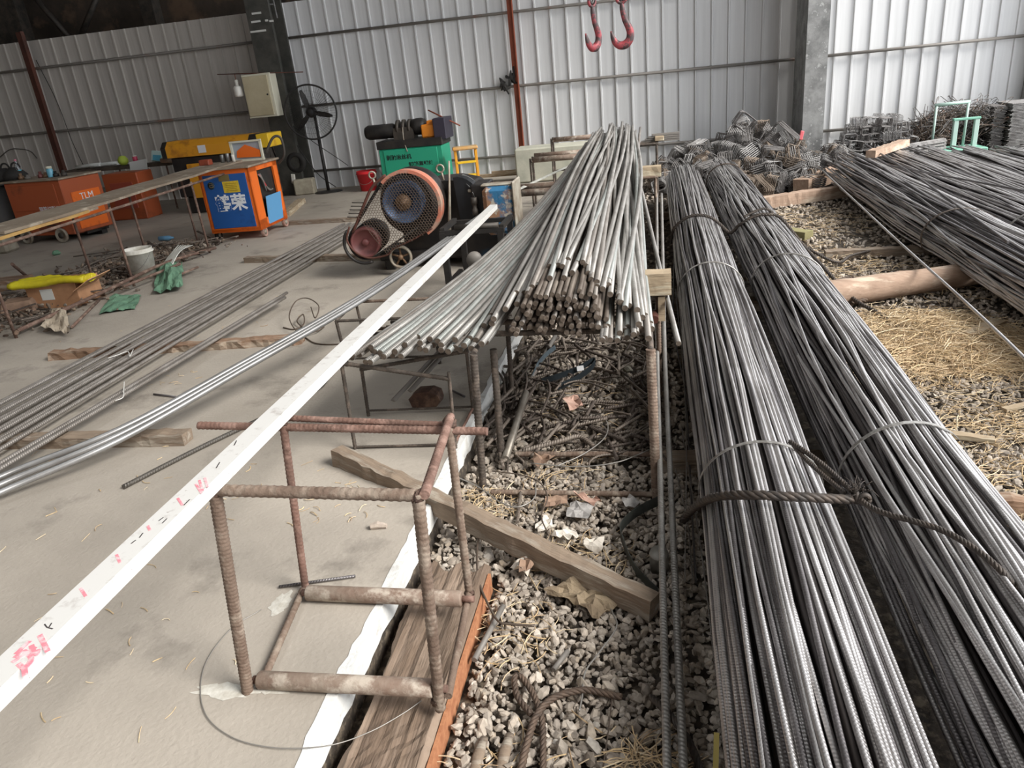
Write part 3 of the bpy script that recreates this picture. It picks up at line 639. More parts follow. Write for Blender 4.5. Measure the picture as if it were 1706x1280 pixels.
batten('timber_batten', 'flat wood splinter lying on the gravel at the right picture edge', (1.60, 3.55, -.10), (1.76, 3.62, -.10), .035, .012, M_woodl, 14, .002)
batten('timber_block', 'short timber with a chipped end laid on top of the right hand stack', (2.42, 9.45, .305), (3.02, 10.3, .30), .11, .08, M_log, 15, .005)
batten('timber_block', 'pale squared block under the fan bars, end grain to the right, on the near trestle', (-.125, 3.80, .478), (.068, 3.80, .478), .10, .115, M_woodl, 16, .003)
batten('timber_block', 'pale squared block under the far part of the fan', (-.75, 7.5, .55), (.055, 7.5, .55), .12, .095, M_woodl, 17, .003)
# sleepers carrying the tied bundles
for i, y in enumerate((.35, 3.05, 5.4, 8.9)):
    batten('sleeper', ('wooden sleeper deep under the tied bundles near the camera', 'wooden sleeper under the middle of the tied bundles', 'wooden sleeper under the tied bundles in line with the thick log', 'wooden sleeper under the far end of the tied bundles')[i], (.0, y, -.15), (1.05, y, -.15), .10, .085, M_woodg, 30+i, .003)
# concrete lump (brown block) on the slab
mb = MB(); rs_ = np.random.RandomState(1); c = G(715, 672, 0)
prof = [(-.075, 0), (-.085, .05), (-.05, .085), (.03, .09), (.07, .07), (.085, .03), (.06, 0)]
V = [];
for s_ in (-.06, -.02, .03, .07):
    for (x, z) in prof: k_ = 1-.25*(s_ > .05); V.append((c[0]+x*k_+rs_.uniform(-.006, .006), c[1]+s_, z*k_+rs_.uniform(0, .004)))
n = len(prof); Fc = [(j*n+i, j*n+(i+1) % n, (j+1)*n+(i+1) % n, (j+1)*n+i) for j in range(3) for i in range(n)]+[list(range(n))[::-1], [3*n+i for i in range(n)]]
mb.add(V, Fc); tag(mb.build('wood_block', mat('burnt_block', (92, 66, 52), .85, rgb2=(52, 38, 32), scale=9, rgb3=(120, 92, 74), s3=6, mix3=(.52, .64), bump=.7)), 'dark brown rounded wood block sitting on the slab below the fan', 'block')
mb = MB(); mb.tube([G(618, 882, 0)+[0, 0, .012], G(630, 880, 0)+[0, 0, .014], G(645, 880, 0)+[0, 0, .01]], [.012, .016, .01], 7, smooth=False); tag(mb.build('pebble', mat('pebble', (186, 172, 158), .9, rgb2=(150, 138, 128), scale=30)), 'single pale pebble on the open slab inside the front trestle', 'stone')
# ------------------------------------------------------------------ trestles
def rough_rust(name, a, b, c3, s=6):
    return mat(name, a, .85, .05, rgb2=b, scale=s, rgb3=c3, s3=14, mix3=(.5, .62), bump=.4, bscale=80)
M_rb = rough_rust('brown_rusty_rebar', (124, 106, 92), (98, 80, 68), (142, 128, 114))
M_rr = rough_rust('red_rusty_rebar', (122, 92, 80), (94, 72, 62), (140, 112, 100))
M_rdk = rough_rust('dark_rebar', (84, 76, 68), (62, 54, 48), (104, 92, 82))
M_roll = mat('worn_roller', (150, 136, 122), .7, .1, rgb2=(122, 98, 84), scale=9, rgb3=(184, 172, 158), s3=12, mix3=(.5, .62), bump=.3, bscale=50)
M_weld = mat('weld_bead', (96, 74, 62), .6, .3, rgb2=(70, 54, 46), scale=40, bump=.8)
def rb(name, a, b, r, m, t, pitch=.0155, label=None):
    """thick ribbed bar with real rolled ribs"""
    a = np.array(a, float); b = np.array(b, float); n = max(4, int(np.linalg.norm(b-a)/(pitch/4))); mb = MB()
    mb.tube([a+(b-a)*i/n for i in range(n+1)], r, 14, ribs=(pitch, r*.085)); o = mb.build(name, m, t, True)
    if label: o['label'] = label
    return o
t = thing('rebar_trestle', 'rusty cube shaped trestle of welded thick rebar with two pipe rollers, nearest the camera', 'trestle', (-.9, 1.74, 0))
A_, B_, C_, D_ = G(413, 1152), G(731, 1168), G(510, 985), G(783, 1000, -.02)
TA, TB, TC, TD = AY(358, 818, 1.51), AY(697, 828, 1.50), AY(472, 708, 1.97), AY(748, 712, 1.97)
rb('leg', TA, A_+[0, 0, 0], .0165, M_rb, t, .012); rb('leg', TB+[0, 0, .012], B_+[0, 0, -.03], .0155, M_rb, t, .017)
rb('leg', TC, C_+[0, 0, .01], .0125, M_rr, t); rb('leg', TD, D_+[0, 0, .0], .0130, M_rb, t)
rb('top_bar', TA+[-.0, 0, .002], TB+[-.005, 0, .004], .0155, M_rb, t, .022)
rb('top_bar', AY(331, 709, 1.975), AY(812, 719, 1.975), .0125, M_rr, t); rb('top_bar', AY(470, 700, 1.985)+[0, .015, 0], AY(745, 712, 1.985)+[0, .015, 0], .010, M_rr, t)
rb('side_bar', TB+[.02, -.01, .012], TD+[.0, .03, .022], .0125, M_rr, t)
rb('foot_bar', A_+[.04, .03, .02], C_+[-.0, -.02, .02], .011, M_rb, t); rb('foot_bar', B_+[.03, .0, .02], D_+[0, 0, .03], .011, M_rb, t)
for (p0, p1, lb) in ((AY(432, 1133, 1.515), AY(722, 1147, 1.51), 'near roller'), (AY(512, 988, 1.90), AY(770, 998, 1.90), 'far roller')):
    mb = MB(); d = (p1-p0)/np.linalg.norm(p1-p0); mb.tube([p0, p0+d*.004, p1-d*.004, p1], [.024, .0265, .0265, .024], 20); mb.build('roller', M_roll, t, True)
    mb = MB(); mb.tube([p0-d*.018, p0+d*.004], .012, 10); mb.build('roller_axle', M_rr, t, True); mb = MB(); mb.tube([p1-d*.004, p1+d*.04], .011, 10); mb.build('roller_axle', M_rr, t, True)
mb = MB(); rs_ = np.random.RandomState(2)
for p, s_ in ((TA, .02), (TB, .022), (TD+[0, 0, .02], .024), (TC, .016), (B_, .02), (D_+[0, 0, .03], .018), (C_, .018)):
    mb = MB(); q = p+rs_.normal(0, s_*.15, 3); mb.tube([q+[a*s_*.5, rs_.normal(0, s_*.2), rs_.normal(0, s_*.25)] for a in (-1.6, -.9, -.3, .3, .9, 1.5)], [s_*k for k in (.2, .8, .6, .95, .7, .25)], 8)
    mb.build('weld_bead', M_weld, t, True)

# the white painted channel that runs from the front trestle into the cutter
t = thing('channel_rail', 'long white painted steel channel resting on the front trestle and running to the cutter', 'rail', (-1.26, .3, .6))
M_wch = mat('white_worn_paint', (204, 202, 198), .65, rgb2=(176, 170, 165), scale=22, mix=(.55, .7), rgb3=(128, 112, 104), s3=55, mix3=(.66, .72))
P0, P1 = np.array([-1.079, .35, .765]), np.array([-1.332, 6.2, .592])
mb = MB(); L_ = np.linalg.norm(P1-P0); dd = (P1-P0)/L_; ang = math.atan2(-dd[0], dd[1]); Rr = rz(ang)
mb.box((P0+P1)/2+[0, 0, .0], (.062, L_, .006), Rr@rx(math.asin(dd[2]))); mb.box((P0+P1)/2+[.028, 0, -.016], (.006, L_, .034), Rr@rx(math.asin(dd[2]))); mb.box((P0+P1)/2+[-.028, 0, -.016], (.006, L_, .034), Rr@rx(math.asin(dd[2])))
mb.build('channel', M_wch, t, True)
M_pink = mat('pink_chalk', (224, 128, 140), .8, rgb2=(236, 190, 192), scale=60, mix=(.45, .6)); M_blackm = mat('black_marker', (60, 54, 54), .8)
def on_rail(px, py):
    # nearest point of the channel's upper face under a pixel
    p = G(px, py, .73); f = (p[1]-P0[1])/(P1[1]-P0[1]); z = P0[2]+(P1[2]-P0[2])*f+.0042; return G(px, py, z)
def strokes(name, m, polys, r=.0016, label=None):
    mb = MB()
    for pl in polys:
        P_ = np.array(spline([on_rail(*p) for p in pl], 4) if len(pl) > 2 else [on_rail(*p) for p in pl]); T = np.gradient(P_, axis=0); T /= np.linalg.norm(T, axis=1)[:, None]; S_ = np.cross(T, [0, 0, 1.])*r; n = len(P_)
        V = np.concatenate([P_-S_, P_+S_, P_-S_-[0, 0, .002], P_+S_-[0, 0, .002]]); mb.add(V, [(i, i+1, n+i+1, n+i) for i in range(n-1)]+[(2*n+i, i, i+1, 2*n+i+1)[::-1] for i in range(n-1)]+[(n+i, n+i+1, 3*n+i+1, 3*n+i) for i in range(n-1)])
    o = mb.build(name, m, t, True)
    if label: o['label'] = label
strokes('chalk_mark', M_pink, [[(24, 1096), (40, 1085), (52, 1098), (40, 1112), (30, 1106)], [(52, 1075), (58, 1090), (64, 1082)], [(66, 1058), (80, 1086)], [(40, 1112), (42, 1126)], [(26, 1090), (50, 1068)], [(20, 1104), (60, 1078)]], .0045, 'pink chalk scribble')
for pl in ([(194, 924), (200, 938)], [(134, 980), (143, 994)], [(332, 800), (338, 818)], [(341, 796), (346, 812)], [(326, 806), (336, 822)], [(246, 876), (250, 884)], [(296, 830), (304, 842)]):
    strokes('chalk_mark', M_pink, [pl], .003)
strokes('marker_note', M_blackm, [[(74, 1040), (80, 1046), (86, 1038)], [(80, 1046), (88, 1048)], [(264, 868), (272, 862)], [(270, 872), (278, 864)], [(218, 906), (226, 900)], [(232, 896), (238, 888)], [(360, 780), (366, 770)], [(390, 742), (394, 734)], [(306, 842), (316, 832)]], .0012)

# trestles that carry the fan
def trestle(name, label, x0, x1, y0, y1, h, r, m, rails=(), cross=True, group=None, base=-.13, base2=None, spl=0.):
    t = thing(name, label, 'trestle', ((x0+x1)/2, (y0+y1)/2, base), 0, group); b2 = base if base2 is None else base2
    for (x, bz) in ((x0, b2), (x1, base)):
        for y in (y0, y1): rb('leg', (x, y, h), (x+spl*(1 if x == x1 else -1), y, bz), r, m, t)
    for y in (y0, y1): rb('top_bar', (x0-.02, y, h), (x1+.02, y, h), r, m, t)
    for x in (x0, x1): rb('side_bar', (x, y0, h-.02), (x, y1, h-.02), r*.8, m, t)
    for z in rails:
        for y in (y0, y1): rb('foot_bar', (x0, y, z), (x1, y, z), r*.8, m, t)
    return t
t = thing('rebar_trestle', 'dark rebar trestle on the gravel under the near ends of the fan', 'trestle', (-.42, 2.96, -.12))
L1b, L2b, L3b, L4b = G(805, 812, -.12), G(836, 765, -.12), G(1094, 832, -.12), G(1090, 740, -.12)
L1t, L2t = AY(789, 590, 2.86), AY(822, 582, 3.15)
rb('leg', L1t, L1b, .0165, M_rdk, t); rb('leg', L2t, L2b, .0165, M_rdk, t, .018)
rb('leg', AY(1084, 582, 2.83), L3b, .019, M_rb, t, .014, 'lighter and thicker leg'); rb('leg', AY(1086, 600, 3.12), L4b, .012, M_rdk, t)
rb('foot_bar', G(818, 820, -.10), G(1090, 824, -.10), .012, M_rb, t); rb('foot_bar', G(858, 757, -.09), G(1088, 757, -.09), .013, M_rb, t)
rb('top_bar', (-.84, 3.12, .522), (-.03, 3.12, .515), .013, M_rdk, t); rb('top_bar', (-.82, 3.3, .515), (-.03, 3.3, .512), .013, M_rdk, t); rb('side_bar', L1t, (-.80, 3.3, .50), .012, M_rdk, t); rb('side_bar', AY(1084, 585, 2.83), (-.04, 3.3, .50), .012, M_rdk, t)
t = thing('rebar_trestle', 'second rebar trestle under the right side of the fan holding the timber block', 'trestle', (-.03, 3.8, -.13))
rb('leg', (-.045, 3.78, .47), (-.05, 3.78, -.13), .013, M_rdk, t); rb('leg', (-.0, 3.83, .47), (.0, 3.83, -.13), .013, M_rb, t)
rb('leg', (-.80, 3.78, .47), (-.82, 3.78, -.13), .013, M_rdk, t); rb('top_bar', (-.86, 3.80, .475), (-.05, 3.80, .475), .014, M_rdk, t); rb('top_bar', (-.06, 3.80, .465), (.05, 3.80, .465), .012, M_rdk, t)
mb = MB(); p = AY(1090, 533, 3.7); mb.tube([p, p+[0, .10, 0]], .022, 14); mb.build('pipe_stub', M_rustd, t, True)
mb = MB(); mb.box((.018, 3.79, .40), (.035, .05, .13)); mb.build('wood_shim', M_woodl, t, True)
# slim trestle on the slab under the left wing
t = thing('rebar_trestle', 'slim dark rebar trestle standing on the slab under the left wing of the fan', 'trestle', (-1.3, 3.2, 0))
p = [G(592, 748), G(614, 693), G(806, 745), G(815, 680)]
rb('leg', AY(568, 600, 3.0), p[0], .009, M_rdk, t); rb('leg', AY(602, 612, 3.35), p[1], .009, M_rdk, t); rb('leg', (-.935, 3.02, .38), (-.945, 3.0, .002), .008, M_rdk, t); rb('leg', (-.94, 3.38, .38), (-.945, 3.38, .002), .008, M_rdk, t)
rb('foot_bar', p[1]+[0, 0, .03], (-.945, 3.40, .03), .006, M_rdk, t); rb('foot_bar', p[0]+[0, 0, .01], (-.945, 3.02, .012), .006, M_rdk, t); rb('foot_bar', (-.945, 3.02, .03), (-.945, 3.40, .03), .007, M_rr, t)
rb('top_bar', AY(568, 605, 3.0), (-.93, 3.02, .345), .010, M_rdk, t); rb('top_bar', AY(600, 616, 3.35), (-.93, 3.38, .345), .010, M_rdk, t)
# another slim one at left behind the white channel
t = thing('rebar_trestle', 'slim rebar trestle behind the white channel, carrying the smooth long bars', 'trestle', (-1.6, 4.3, 0))
q = [AY(560, 535, 4.1), AY(594, 512, 4.5), AY(700, 538, 4.1), AY(720, 515, 4.5)]; zt = (q[0][2])
fx = [q[0][0], q[1][0], q[0][0]+.62, q[1][0]+.60]
rb('leg', (fx[0], 4.1, zt), (fx[0]+.02, 4.1, .002), .010, M_rdk, t); rb('leg', (fx[1], 4.5, zt), (fx[1]+.02, 4.5, .002), .009, M_rdk, t)
rb('leg', (fx[2], 4.1, zt), (fx[2]-.0, 4.1, .002), .010, M_rdk, t); rb('leg', (fx[3], 4.5, zt), (fx[3]-.0, 4.5, .002), .010, M_rdk, t)
rb('top_bar', (fx[0], 4.1, zt), (fx[2], 4.1, zt), .009, M_rdk, t); rb('top_bar', (fx[1], 4.5, zt), (fx[3], 4.5, zt), .010, M_rb, t); rb('side_bar', (fx[0], 4.1, zt), (fx[1], 4.5, zt), .008, M_rdk, t); rb('foot_bar', (fx[0], 4.1, .05), (fx[2], 4.1, .05), .007, M_rdk, t)

# far supports of the fan and roller trestles
def far_rollers(lb, x0, x1, y0, h, py, n=2, base=0.):
    t = thing('roller_trestle', lb, 'trestle', ((x0+x1)/2, y0, base), 0, 'far roller trestles'); 
    for k in range(n):
        mb = MB(); mb.tube([(x0+.03, y0+.16*k, h-.03*(k == 0)), (x1, y0+.16*k, h-.03*(k == 0))], .034, 14); mb.build('roller', M_roll, t, True)
    for x in (x0, x1):
        for k in range(2): rb('leg', (x, y0+.2*k, h-.01), (x, y0+.2*k, base), .014, M_rdk, t, .03)
    mb = MB(); mb.tube([(x0, y0, h-.06), (x0, y0+.2, h-.06)], .012, 8); mb.tube([(x0, y0+.2, .2), (x1, y0+.2, .2)], .012, 8); mb.build('foot_bar', M_rdk, t, True)
    return t
far_rollers('roller trestle just behind the head of the cutter', -1.42, -.60, 7.35, .53, 0)['group'] = 'far roller trestles'
far_rollers('roller trestle farther back, its pipes level with the bottom of the orange post', -1.52, -.7, 9.5, .60, 0)
far_rollers('hindmost roller trestle, closest to the fence', -1.45, -.7, 11.1, .68, 0, 1)
t = trestle('rebar_trestle', 'rebar trestle with two upright bars under the far part of the fan', -.70, .0, 7.42, 7.58, .55, .014, M_rb, (), base=-.13)
t = trestle('rebar_trestle', 'hindmost trestle under the fan with steel sections stacked on its end', -.72, .02, 8.75, 8.9, .72, .014, M_rdk, (), base=-.13)
mb = MB()
for k in range(4): mb.box((.06+.02*k, 8.93, .735+.022*k), (.42-.04*k, .07, .018), rz(.03*k))
tag(mb.build('steel_flats', M_pipe), 'stack of grey steel flats sticking out right of the far end of the fan', 'steel')
mb = MB(); mb.box((.05, 8.85, .765), (.10, .08, .05), bev=.006); tag(mb.build('wood_chock', M_woodl), 'small tan wood chock on the far trestle beside the stacked flats', 'block')
# dim white channel beyond the cutter
mb = MB(); a = np.array(AY(850, 322, 7.0)); b = np.array(AY(972, 265, 10.5)); mb.tube([a, b], .035, 4, flat=.35); tag(mb.build('channel_rail', mat('grey_channel', (176, 176, 168), .6, rgb2=(140, 138, 130), scale=8)), 'pale steel channel behind the cutter leading back over the far rollers', 'rail')
mb = MB(); mb.box((-1.35, 11.9, .26), (1.5, .5, .5), bev=.02); tag(mb.build('concrete_block', mat('pale_green_block', (190, 188, 172), .85, rgb2=(160, 160, 146), scale=3)), 'pale box shaped block behind the far roller trestles near the fence', 'block')
mb = MB(); mb.box((-2.4, 12.2, .09), (1.2, .06, .05)); mb.box((-2.1, 12.0, .15), (.9, .06, .05)); tag(mb.build('timber_strips', M_woodl), 'pale timber strips lying before the foot of the orange post', 'timber')

# ------------------------------------------------------------------ scrap under the near trestle
M_scr = ribbed('scrap_steel', (132, 122, 112), (100, 88, 78), pitch=.013, rough=.6, metal=.25, strength=.7, nscale=9)
M_scrd = ribbed('scrap_steel_dark', (92, 82, 74), (70, 60, 54), pitch=.013, rough=.65, metal=.25, strength=.7, nscale=9)
def scrap_mesh(L_, r_, bend, m, seed):
    rs_ = np.random.RandomState(seed); mb = MB(); n = 10; pts = []; x = -L_/2; z = 0; a = 0; y = 0
    for i in range(n+1):
        pts.append((x, y, 0)); a += bend/n*(1 if i > n*.4 else .1); x += L_/n*math.cos(a); y += L_/n*math.sin(a)
    mb.tube(pts, r_, 7); o = mb.build('bar_offcut', m, None, origin=(0, 0, 0)); o['category'] = 'steel offcut'; return o
protos = [(scrap_mesh(L_, r_, b, m, i), r_, lb) for i, (L_, r_, b, m, lb) in enumerate([
    (.22, .0085, 0, M_scr, 'short straight offcut of steel bar in the scrap under the fan'), (.30, .0095, .15, M_scr, 'longish straight offcut of steel bar in the scrap under the fan'), (.16, .0075, 0, M_scrd, 'stubby dark offcut of bar in the scrap under the fan'), (.36, .0065, .9, M_scrd, 'bent dark piece of thin bar in the scrap under the fan'),
    (.30, .0055, 1.9, M_scr, 'curved thin piece of bar in the scrap under the fan'), (.24, .0095, 0, M_scrd, 'dark straight offcut of ribbed bar in the scrap under the fan'), (.34, .005, 2.9, M_scr, 'U bent piece of thin bar in the scrap under the fan')])]
rs_ = np.random.RandomState(12); used = set(); z0 = -.115
for i in range(190):
    k = rs_.randint(7); o, r_, lb = protos[k]
    if k in used: o = o.copy(); C.objects.link(o)
    used.add(k)
    u = rs_.uniform(); y = 3.1+1.7*u**1.1+(rs_.uniform(0, 2.4) if i % 4 == 0 else 0); x = rs_.uniform(-.80, .0); hh = .05*math.exp(-((y-4.0)/.7)**2)+.01
    o.location = (x, y, z0+rs_.uniform(0, 1)*hh*1.6+.01); yaw = rs_.choice([rs_.normal(.5*PI-.15, .45), rs_.uniform(0, PI)], p=[.6, .4]); o.rotation_euler = (0, rs_.normal(0, .12), yaw)
    tag(o, lb, 'steel offcut', 'steel offcuts heaped under the fan, '+('thin bent', 'straight')[k in (0, 1, 2, 5)])
for i in range(34):   # more of it along the left, next to the white slab face
    k = rs_.choice([0, 1, 5, 3]); o, r_, lb = protos[k]; o = o.copy(); C.objects.link(o); y = rs_.uniform(3.0, 4.6)
    o.location = (rs_.uniform(-.88, -.66), y, rs_.uniform(-.10, .0)); o.rotation_euler = (0, rs_.normal(0, .15), .5*PI+rs_.normal(-.1, .22)); tag(o, lb, 'steel offcut', 'steel offcuts heaped under the fan, '+('thin bent', 'straight')[k != 3])
# larger pieces one can tell apart
def rod(name, lb, pts, r_, m, cat='steel bar', seg=10, sp=True, flat=1.):
    mb = MB(); mb.tube(spline(pts, 6) if sp and len(pts) > 2 else pts, r_, seg, flat=flat); return tag(mb.build(name, m), lb, cat)
rod('steel_pipe', 'pale hollow steel pipe leaning out of the scrap towards the camera, beside the trestle leg', [G(842, 765, -.085), G(876, 655, -.02)], .019, mat('pale_pipe', (150, 144, 134), .45, .4, rgb2=(120, 112, 102), scale=10), 'pipe', 14)
rod('steel_tube', 'grey tube lying in the scrap behind the pale pipe', [G(880, 640, -.05), G(925, 560, -.02)], .014, M_pipe, 'pipe')
a = G(800, 800, -.1)
rod('bent_rebar', 'bent thick ribbed bar lying across the gravel behind the trestle foot bars', [G(870, 752, -.08), G(930, 736, -.06), G(965, 728, -.06), G(990, 745, -.08)], .012, M_scr)
mb = MB()
V = []
def ribbon(name, lb, pts, wd, m, cat='strip', th=.0012, tilt=None):
    P_ = np.array(spline(pts, 6)); T = np.gradient(P_, axis=0); T /= np.linalg.norm(T, axis=1)[:, None]; up = np.array(tilt if tilt is not None else (0, 0, 1.)); V = []
    for p, t_ in zip(P_, T):
        b = up-up@t_*t_; b /= np.linalg.norm(b); n_ = np.cross(t_, b)*th
        V += [p+n_, p+n_+b*wd, p-n_+b*wd, p-n_]
    n = len(P_); mb = MB(); mb.add(V, [(4*i+e, 4*i+(e+1) % 4, 4*i+4+(e+1) % 4, 4*i+4+e) for i in range(n-1) for e in range(4)]+[(0, 1, 2, 3), (4*n-4, 4*n-3, 4*n-2, 4*n-1)][:2]); return tag(mb.build(name, m), lb, cat)
M_bstrap = mat('bluish_strap', (128, 142, 150), .35, .4, rgb2=(96, 108, 116), scale=12); M_kstrap = mat('black_strap', (46, 52, 56), .4, .3)
ribbon('steel_strap', 'light blue grey steel strap curving up out of the scrap', [G(888, 632, -.06), G(896, 612, -.03), G(910, 595, .0), G(926, 582, .02)], .03, M_bstrap)
ribbon('steel_strap', 'black and shiny folded steel strap loop lying on the scrap', [G(905, 640, -.05), G(930, 632, -.03), G(962, 620, -.02), G(990, 605, .0), G(985, 618, -.02), G(960, 636, -.04), G(930, 650, -.06)], .035, M_kstrap)
mb = MB(); p = G(967, 617, .0); mb.box(p+[0, 0, .012], (.04, .003, .028), rz(.35)@rx(-.3)); tag(mb.build('paper_sticker', mat('paper_white', (222, 222, 222), .7)), 'small white sticker on the black strap in the scrap', 'sticker')
ribbon('steel_strap', 'dark curved steel strap standing on the gravel near the end of the notched board', [G(1098, 842, -.09), G(1060, 862, -.1), G(1035, 888, -.11), G(1040, 915, -.115), (-.10, 2.25, -.12), (-.02, 2.12, -.12)], .045, mat('dull_strap', (76, 80, 76), .45, .3, rgb2=(56, 58, 54), scale=10))
mb = MB(); p = G(1092, 918, -.14); mb.lathe([(0, 0), (.034, 0), (.034, .10), (.032, .105), (0, .105)], (-.015, 2.30, -.13), 18, rx(.35)); tag(mb.build('metal_can', mat('grey_can', (138, 134, 126), .5, .3)), 'grey cylinder standing in shade behind the pair of long bars', 'can')
mb = MB(); c = G(1045, 615, -.07); stones('round_stone', [tuple(c)], [.035], mat('pale_rock', (150, 146, 132), .9, rgb2=(120, 116, 104), scale=20), 4, label='pale rounded rock on the scrap at the right', cat='stone')

# papers, sack and other litter
def sheet(name, lb, corners, m, cat='paper', z=-.105, zs=None, n=4, crump=.006, seed=1):
    rs_ = np.random.RandomState(seed); P_ = [G(*c, (z if zs is None else zs[i])) for i, c in enumerate(corners)]; V = []
    for i in range(n+1):
        for j in range(n+1):
            u, v = i/n, j/n; V.append((1-u)*(1-v)*P_[0]+u*(1-v)*P_[1]+u*v*P_[2]+(1-u)*v*P_[3]+rs_.normal(0, crump, 3)*[.4, .4, 1]+[0, 0, crump])
    k = len(V); V += [p-[0, 0, .0012] for p in V]; N_ = n+1
    Fc = [(i*N_+j, (i+1)*N_+j, (i+1)*N_+j+1, i*N_+j+1) for i in range(n) for j in range(n)]; Fc += [tuple(a+k for a in f[::-1]) for f in Fc]
    ring = [j for j in range(n)]+[i*N_+n for i in range(n)]+[n*N_+j for j in range(n, 0, -1)]+[i*N_ for i in range(n, 0, -1)]
    Fc += [(ring[i], ring[(i+1) % len(ring)], ring[(i+1) % len(ring)]+k, ring[i]+k) for i in range(len(ring))]
    mb = MB(); mb.add(V, Fc); return tag(mb.build(name, m), lb, cat)
M_pw = mat('white_card', (224, 216, 204), .8, rgb2=(196, 186, 172), scale=12); M_pg = mat('grey_card', (176, 172, 168), .8, rgb2=(140, 136, 132), scale=18); M_pp = mat('pinkish_card', (190, 158, 142), .85, rgb2=(164, 128, 112), scale=14)
M_card = mat('cardboard', (150, 124, 104), .9, rgb2=(122, 98, 82), scale=8)
sheet('paper_scrap', 'white paper card on the gravel right behind the notched board, left one', [(890, 875), (912, 862), (926, 880), (898, 890)], M_pw, z=-.095)
sheet('paper_scrap', 'white paper card on the gravel behind the notched board, middle one', [(920, 890), (944, 880), (965, 893), (946, 902)], M_pw, z=-.095, seed=2)
sheet('paper_scrap', 'white paper card standing against the notched board, right one', [(975, 898), (1006, 896), (1002, 922), (972, 914)], M_pw, zs=(-.08, -.08, -.11, -.11), seed=3)
sheet('paper_scrap', 'printed grey card on the gravel with a torn corner', [(950, 838), (990, 842), (978, 868), (943, 860)], M_pg, z=-.09, seed=4)
sheet('paper_scrap', 'crumpled pink and white wrapper behind the grey card', [(955, 830), (970, 824), (1000, 836), (990, 842)], M_pp, z=-.08, seed=5, crump=.01)
sheet('paper_scrap', 'brown cardboard piece on the gravel behind the printed card', [(910, 830), (945, 826), (944, 842), (906, 848)], M_card, z=-.09, seed=6)
sheet('paper_scrap', 'small grey cardboard flake on the gravel near the dark strap', [(1034, 832), (1056, 828), (1072, 842), (1042, 846)], M_pg, z=-.09, seed=7)
sheet('paper_scrap', 'pinkish card lying on the gravel in the middle of the scrap', [(935, 664), (962, 661), (972, 678), (950, 685)], M_pp, z=-.05, seed=8)
sheet('paper_scrap', 'crumpled white paper at the top end of the sleeper board', [(850, 945), (880, 922), (902, 932), (870, 962)], M_pw, z=-.085, seed=9, crump=.014)
sheet('leaf', 'dry brown leaf lying on the crumpled white paper', [(864, 930), (884, 928), (890, 945), (866, 958)], M_card, 'leaf', z=-.065, seed=10, crump=.008)
sheet('cardboard_scrap', 'curled brown cardboard scrap behind the trestle foot bar', [(885, 765), (915, 758), (925, 768), (895, 778)], M_card, 'cardboard', z=-.08, seed=11, crump=.012)
M_sack = mat('sack_cloth', (152, 136, 112), .95, rgb2=(128, 112, 92), scale=7, bump=.6, bscale=60)
sheet('sack_cloth', 'crumpled tan sack cloth on the gravel below the notched board', [(905, 985), (975, 960), (1050, 990), (1000, 1030)], M_sack, 'cloth', zs=(-.10, -.055, -.09, -.105), n=9, crump=.009, seed=12)
for i, (a, b, lb) in enumerate([((922, 1116), (946, 1085), 'grey cylindrical bar offcut lying on the gravel in the foreground'), ((905, 1000), (918, 960), 'thin steel pin lying between the sack cloth and the board'), ((838, 1010), (790, 1100), 'grey pipe lying along the sleeper board'), ((862, 870), (868, 812), 'rusty upright pin on the gravel near the trestle foot')]):
    mb = MB(); mb.cyl(G(*a, -.10), G(*b, -.095), (.0085, .004, .010, .007)[i], 10); tag(mb.build('bar_offcut', (M_pipe, M_scr, M_pipe, M_scr)[i]), lb, 'steel offcut')
for i, (pts, z, r_, m, lb) in enumerate([
    ([(800, 880), (795, 915), (797, 965), (812, 1005), (830, 1035), (850, 1040), (890, 1043)], -.07, .0042, M_wired, 'grey wire curving round the end of the sleeper board'),
    ([(1003, 975), (1020, 1020), (1027, 1045), (1000, 1085), (975, 1120), (970, 1160), (965, 1185)], -.10, .003, M_wire, 'long thin wire snaking over the gravel towards the rope'),
    ([(820, 785), (870, 792), (900, 805), (912, 830), (902, 860), (914, 892)], -.06, .003, M_wired, 'curved wire over the gravel behind the notched board'),
    ([(690, 765), (790, 808), (830, 835), (862, 845), (890, 830), (892, 805)], -.06, .003, M_wire, 'pale wire running from the slab edge over the gravel'),
    ([(885, 772), (960, 778), (1030, 770), (1085, 748)], -.06, .003, M_wire, 'pale wire arching over the rebar foot bar'),
    ([(925, 778), (975, 755), (1010, 725), (1005, 695), (960, 683)], -.06, .003, M_wire, 'wire loop in the middle of the scrap area'),
    ([(330, 1130), (338, 1180), (360, 1215), (420, 1242), (500, 1246), (590, 1230), (660, 1195), (700, 1170)], .004, .0016, M_wire, None),
    ([(1020, 1160), (1012, 1230), (1003, 1290)], -.10, .002, M_wired, 'thin dark wire at the bottom of the gravel')]):
    if lb is None: continue
    mb = MB(); mb.tube(spline([G(x, y, z) for x, y in pts], 8), r_, 6); tag(mb.build('wire', m), lb, 'wire')
mb = MB(); c = G(497, 1112, .006); pa = [G(435, 1016, .004), G(385, 1048, .004), G(345, 1100, .004), G(334, 1150, .004), G(345, 1195, .006), G(385, 1228, .006), G(440, 1244, .008), G(500, 1247, .010), G(560, 1240, -.0), G(620, 1218, -.03), G(670, 1190, -.035), G(702, 1168, -.035)]
mb.tube(spline(pa, 8), .0017, 6); tag(mb.build('wire_loop', M_wire), 'thin springy wire loop lying on the slab round the foot of the front trestle', 'wire')
M_spl = mat('dried_cement', (206, 203, 194), .9, rgb2=(176, 170, 158), scale=30)
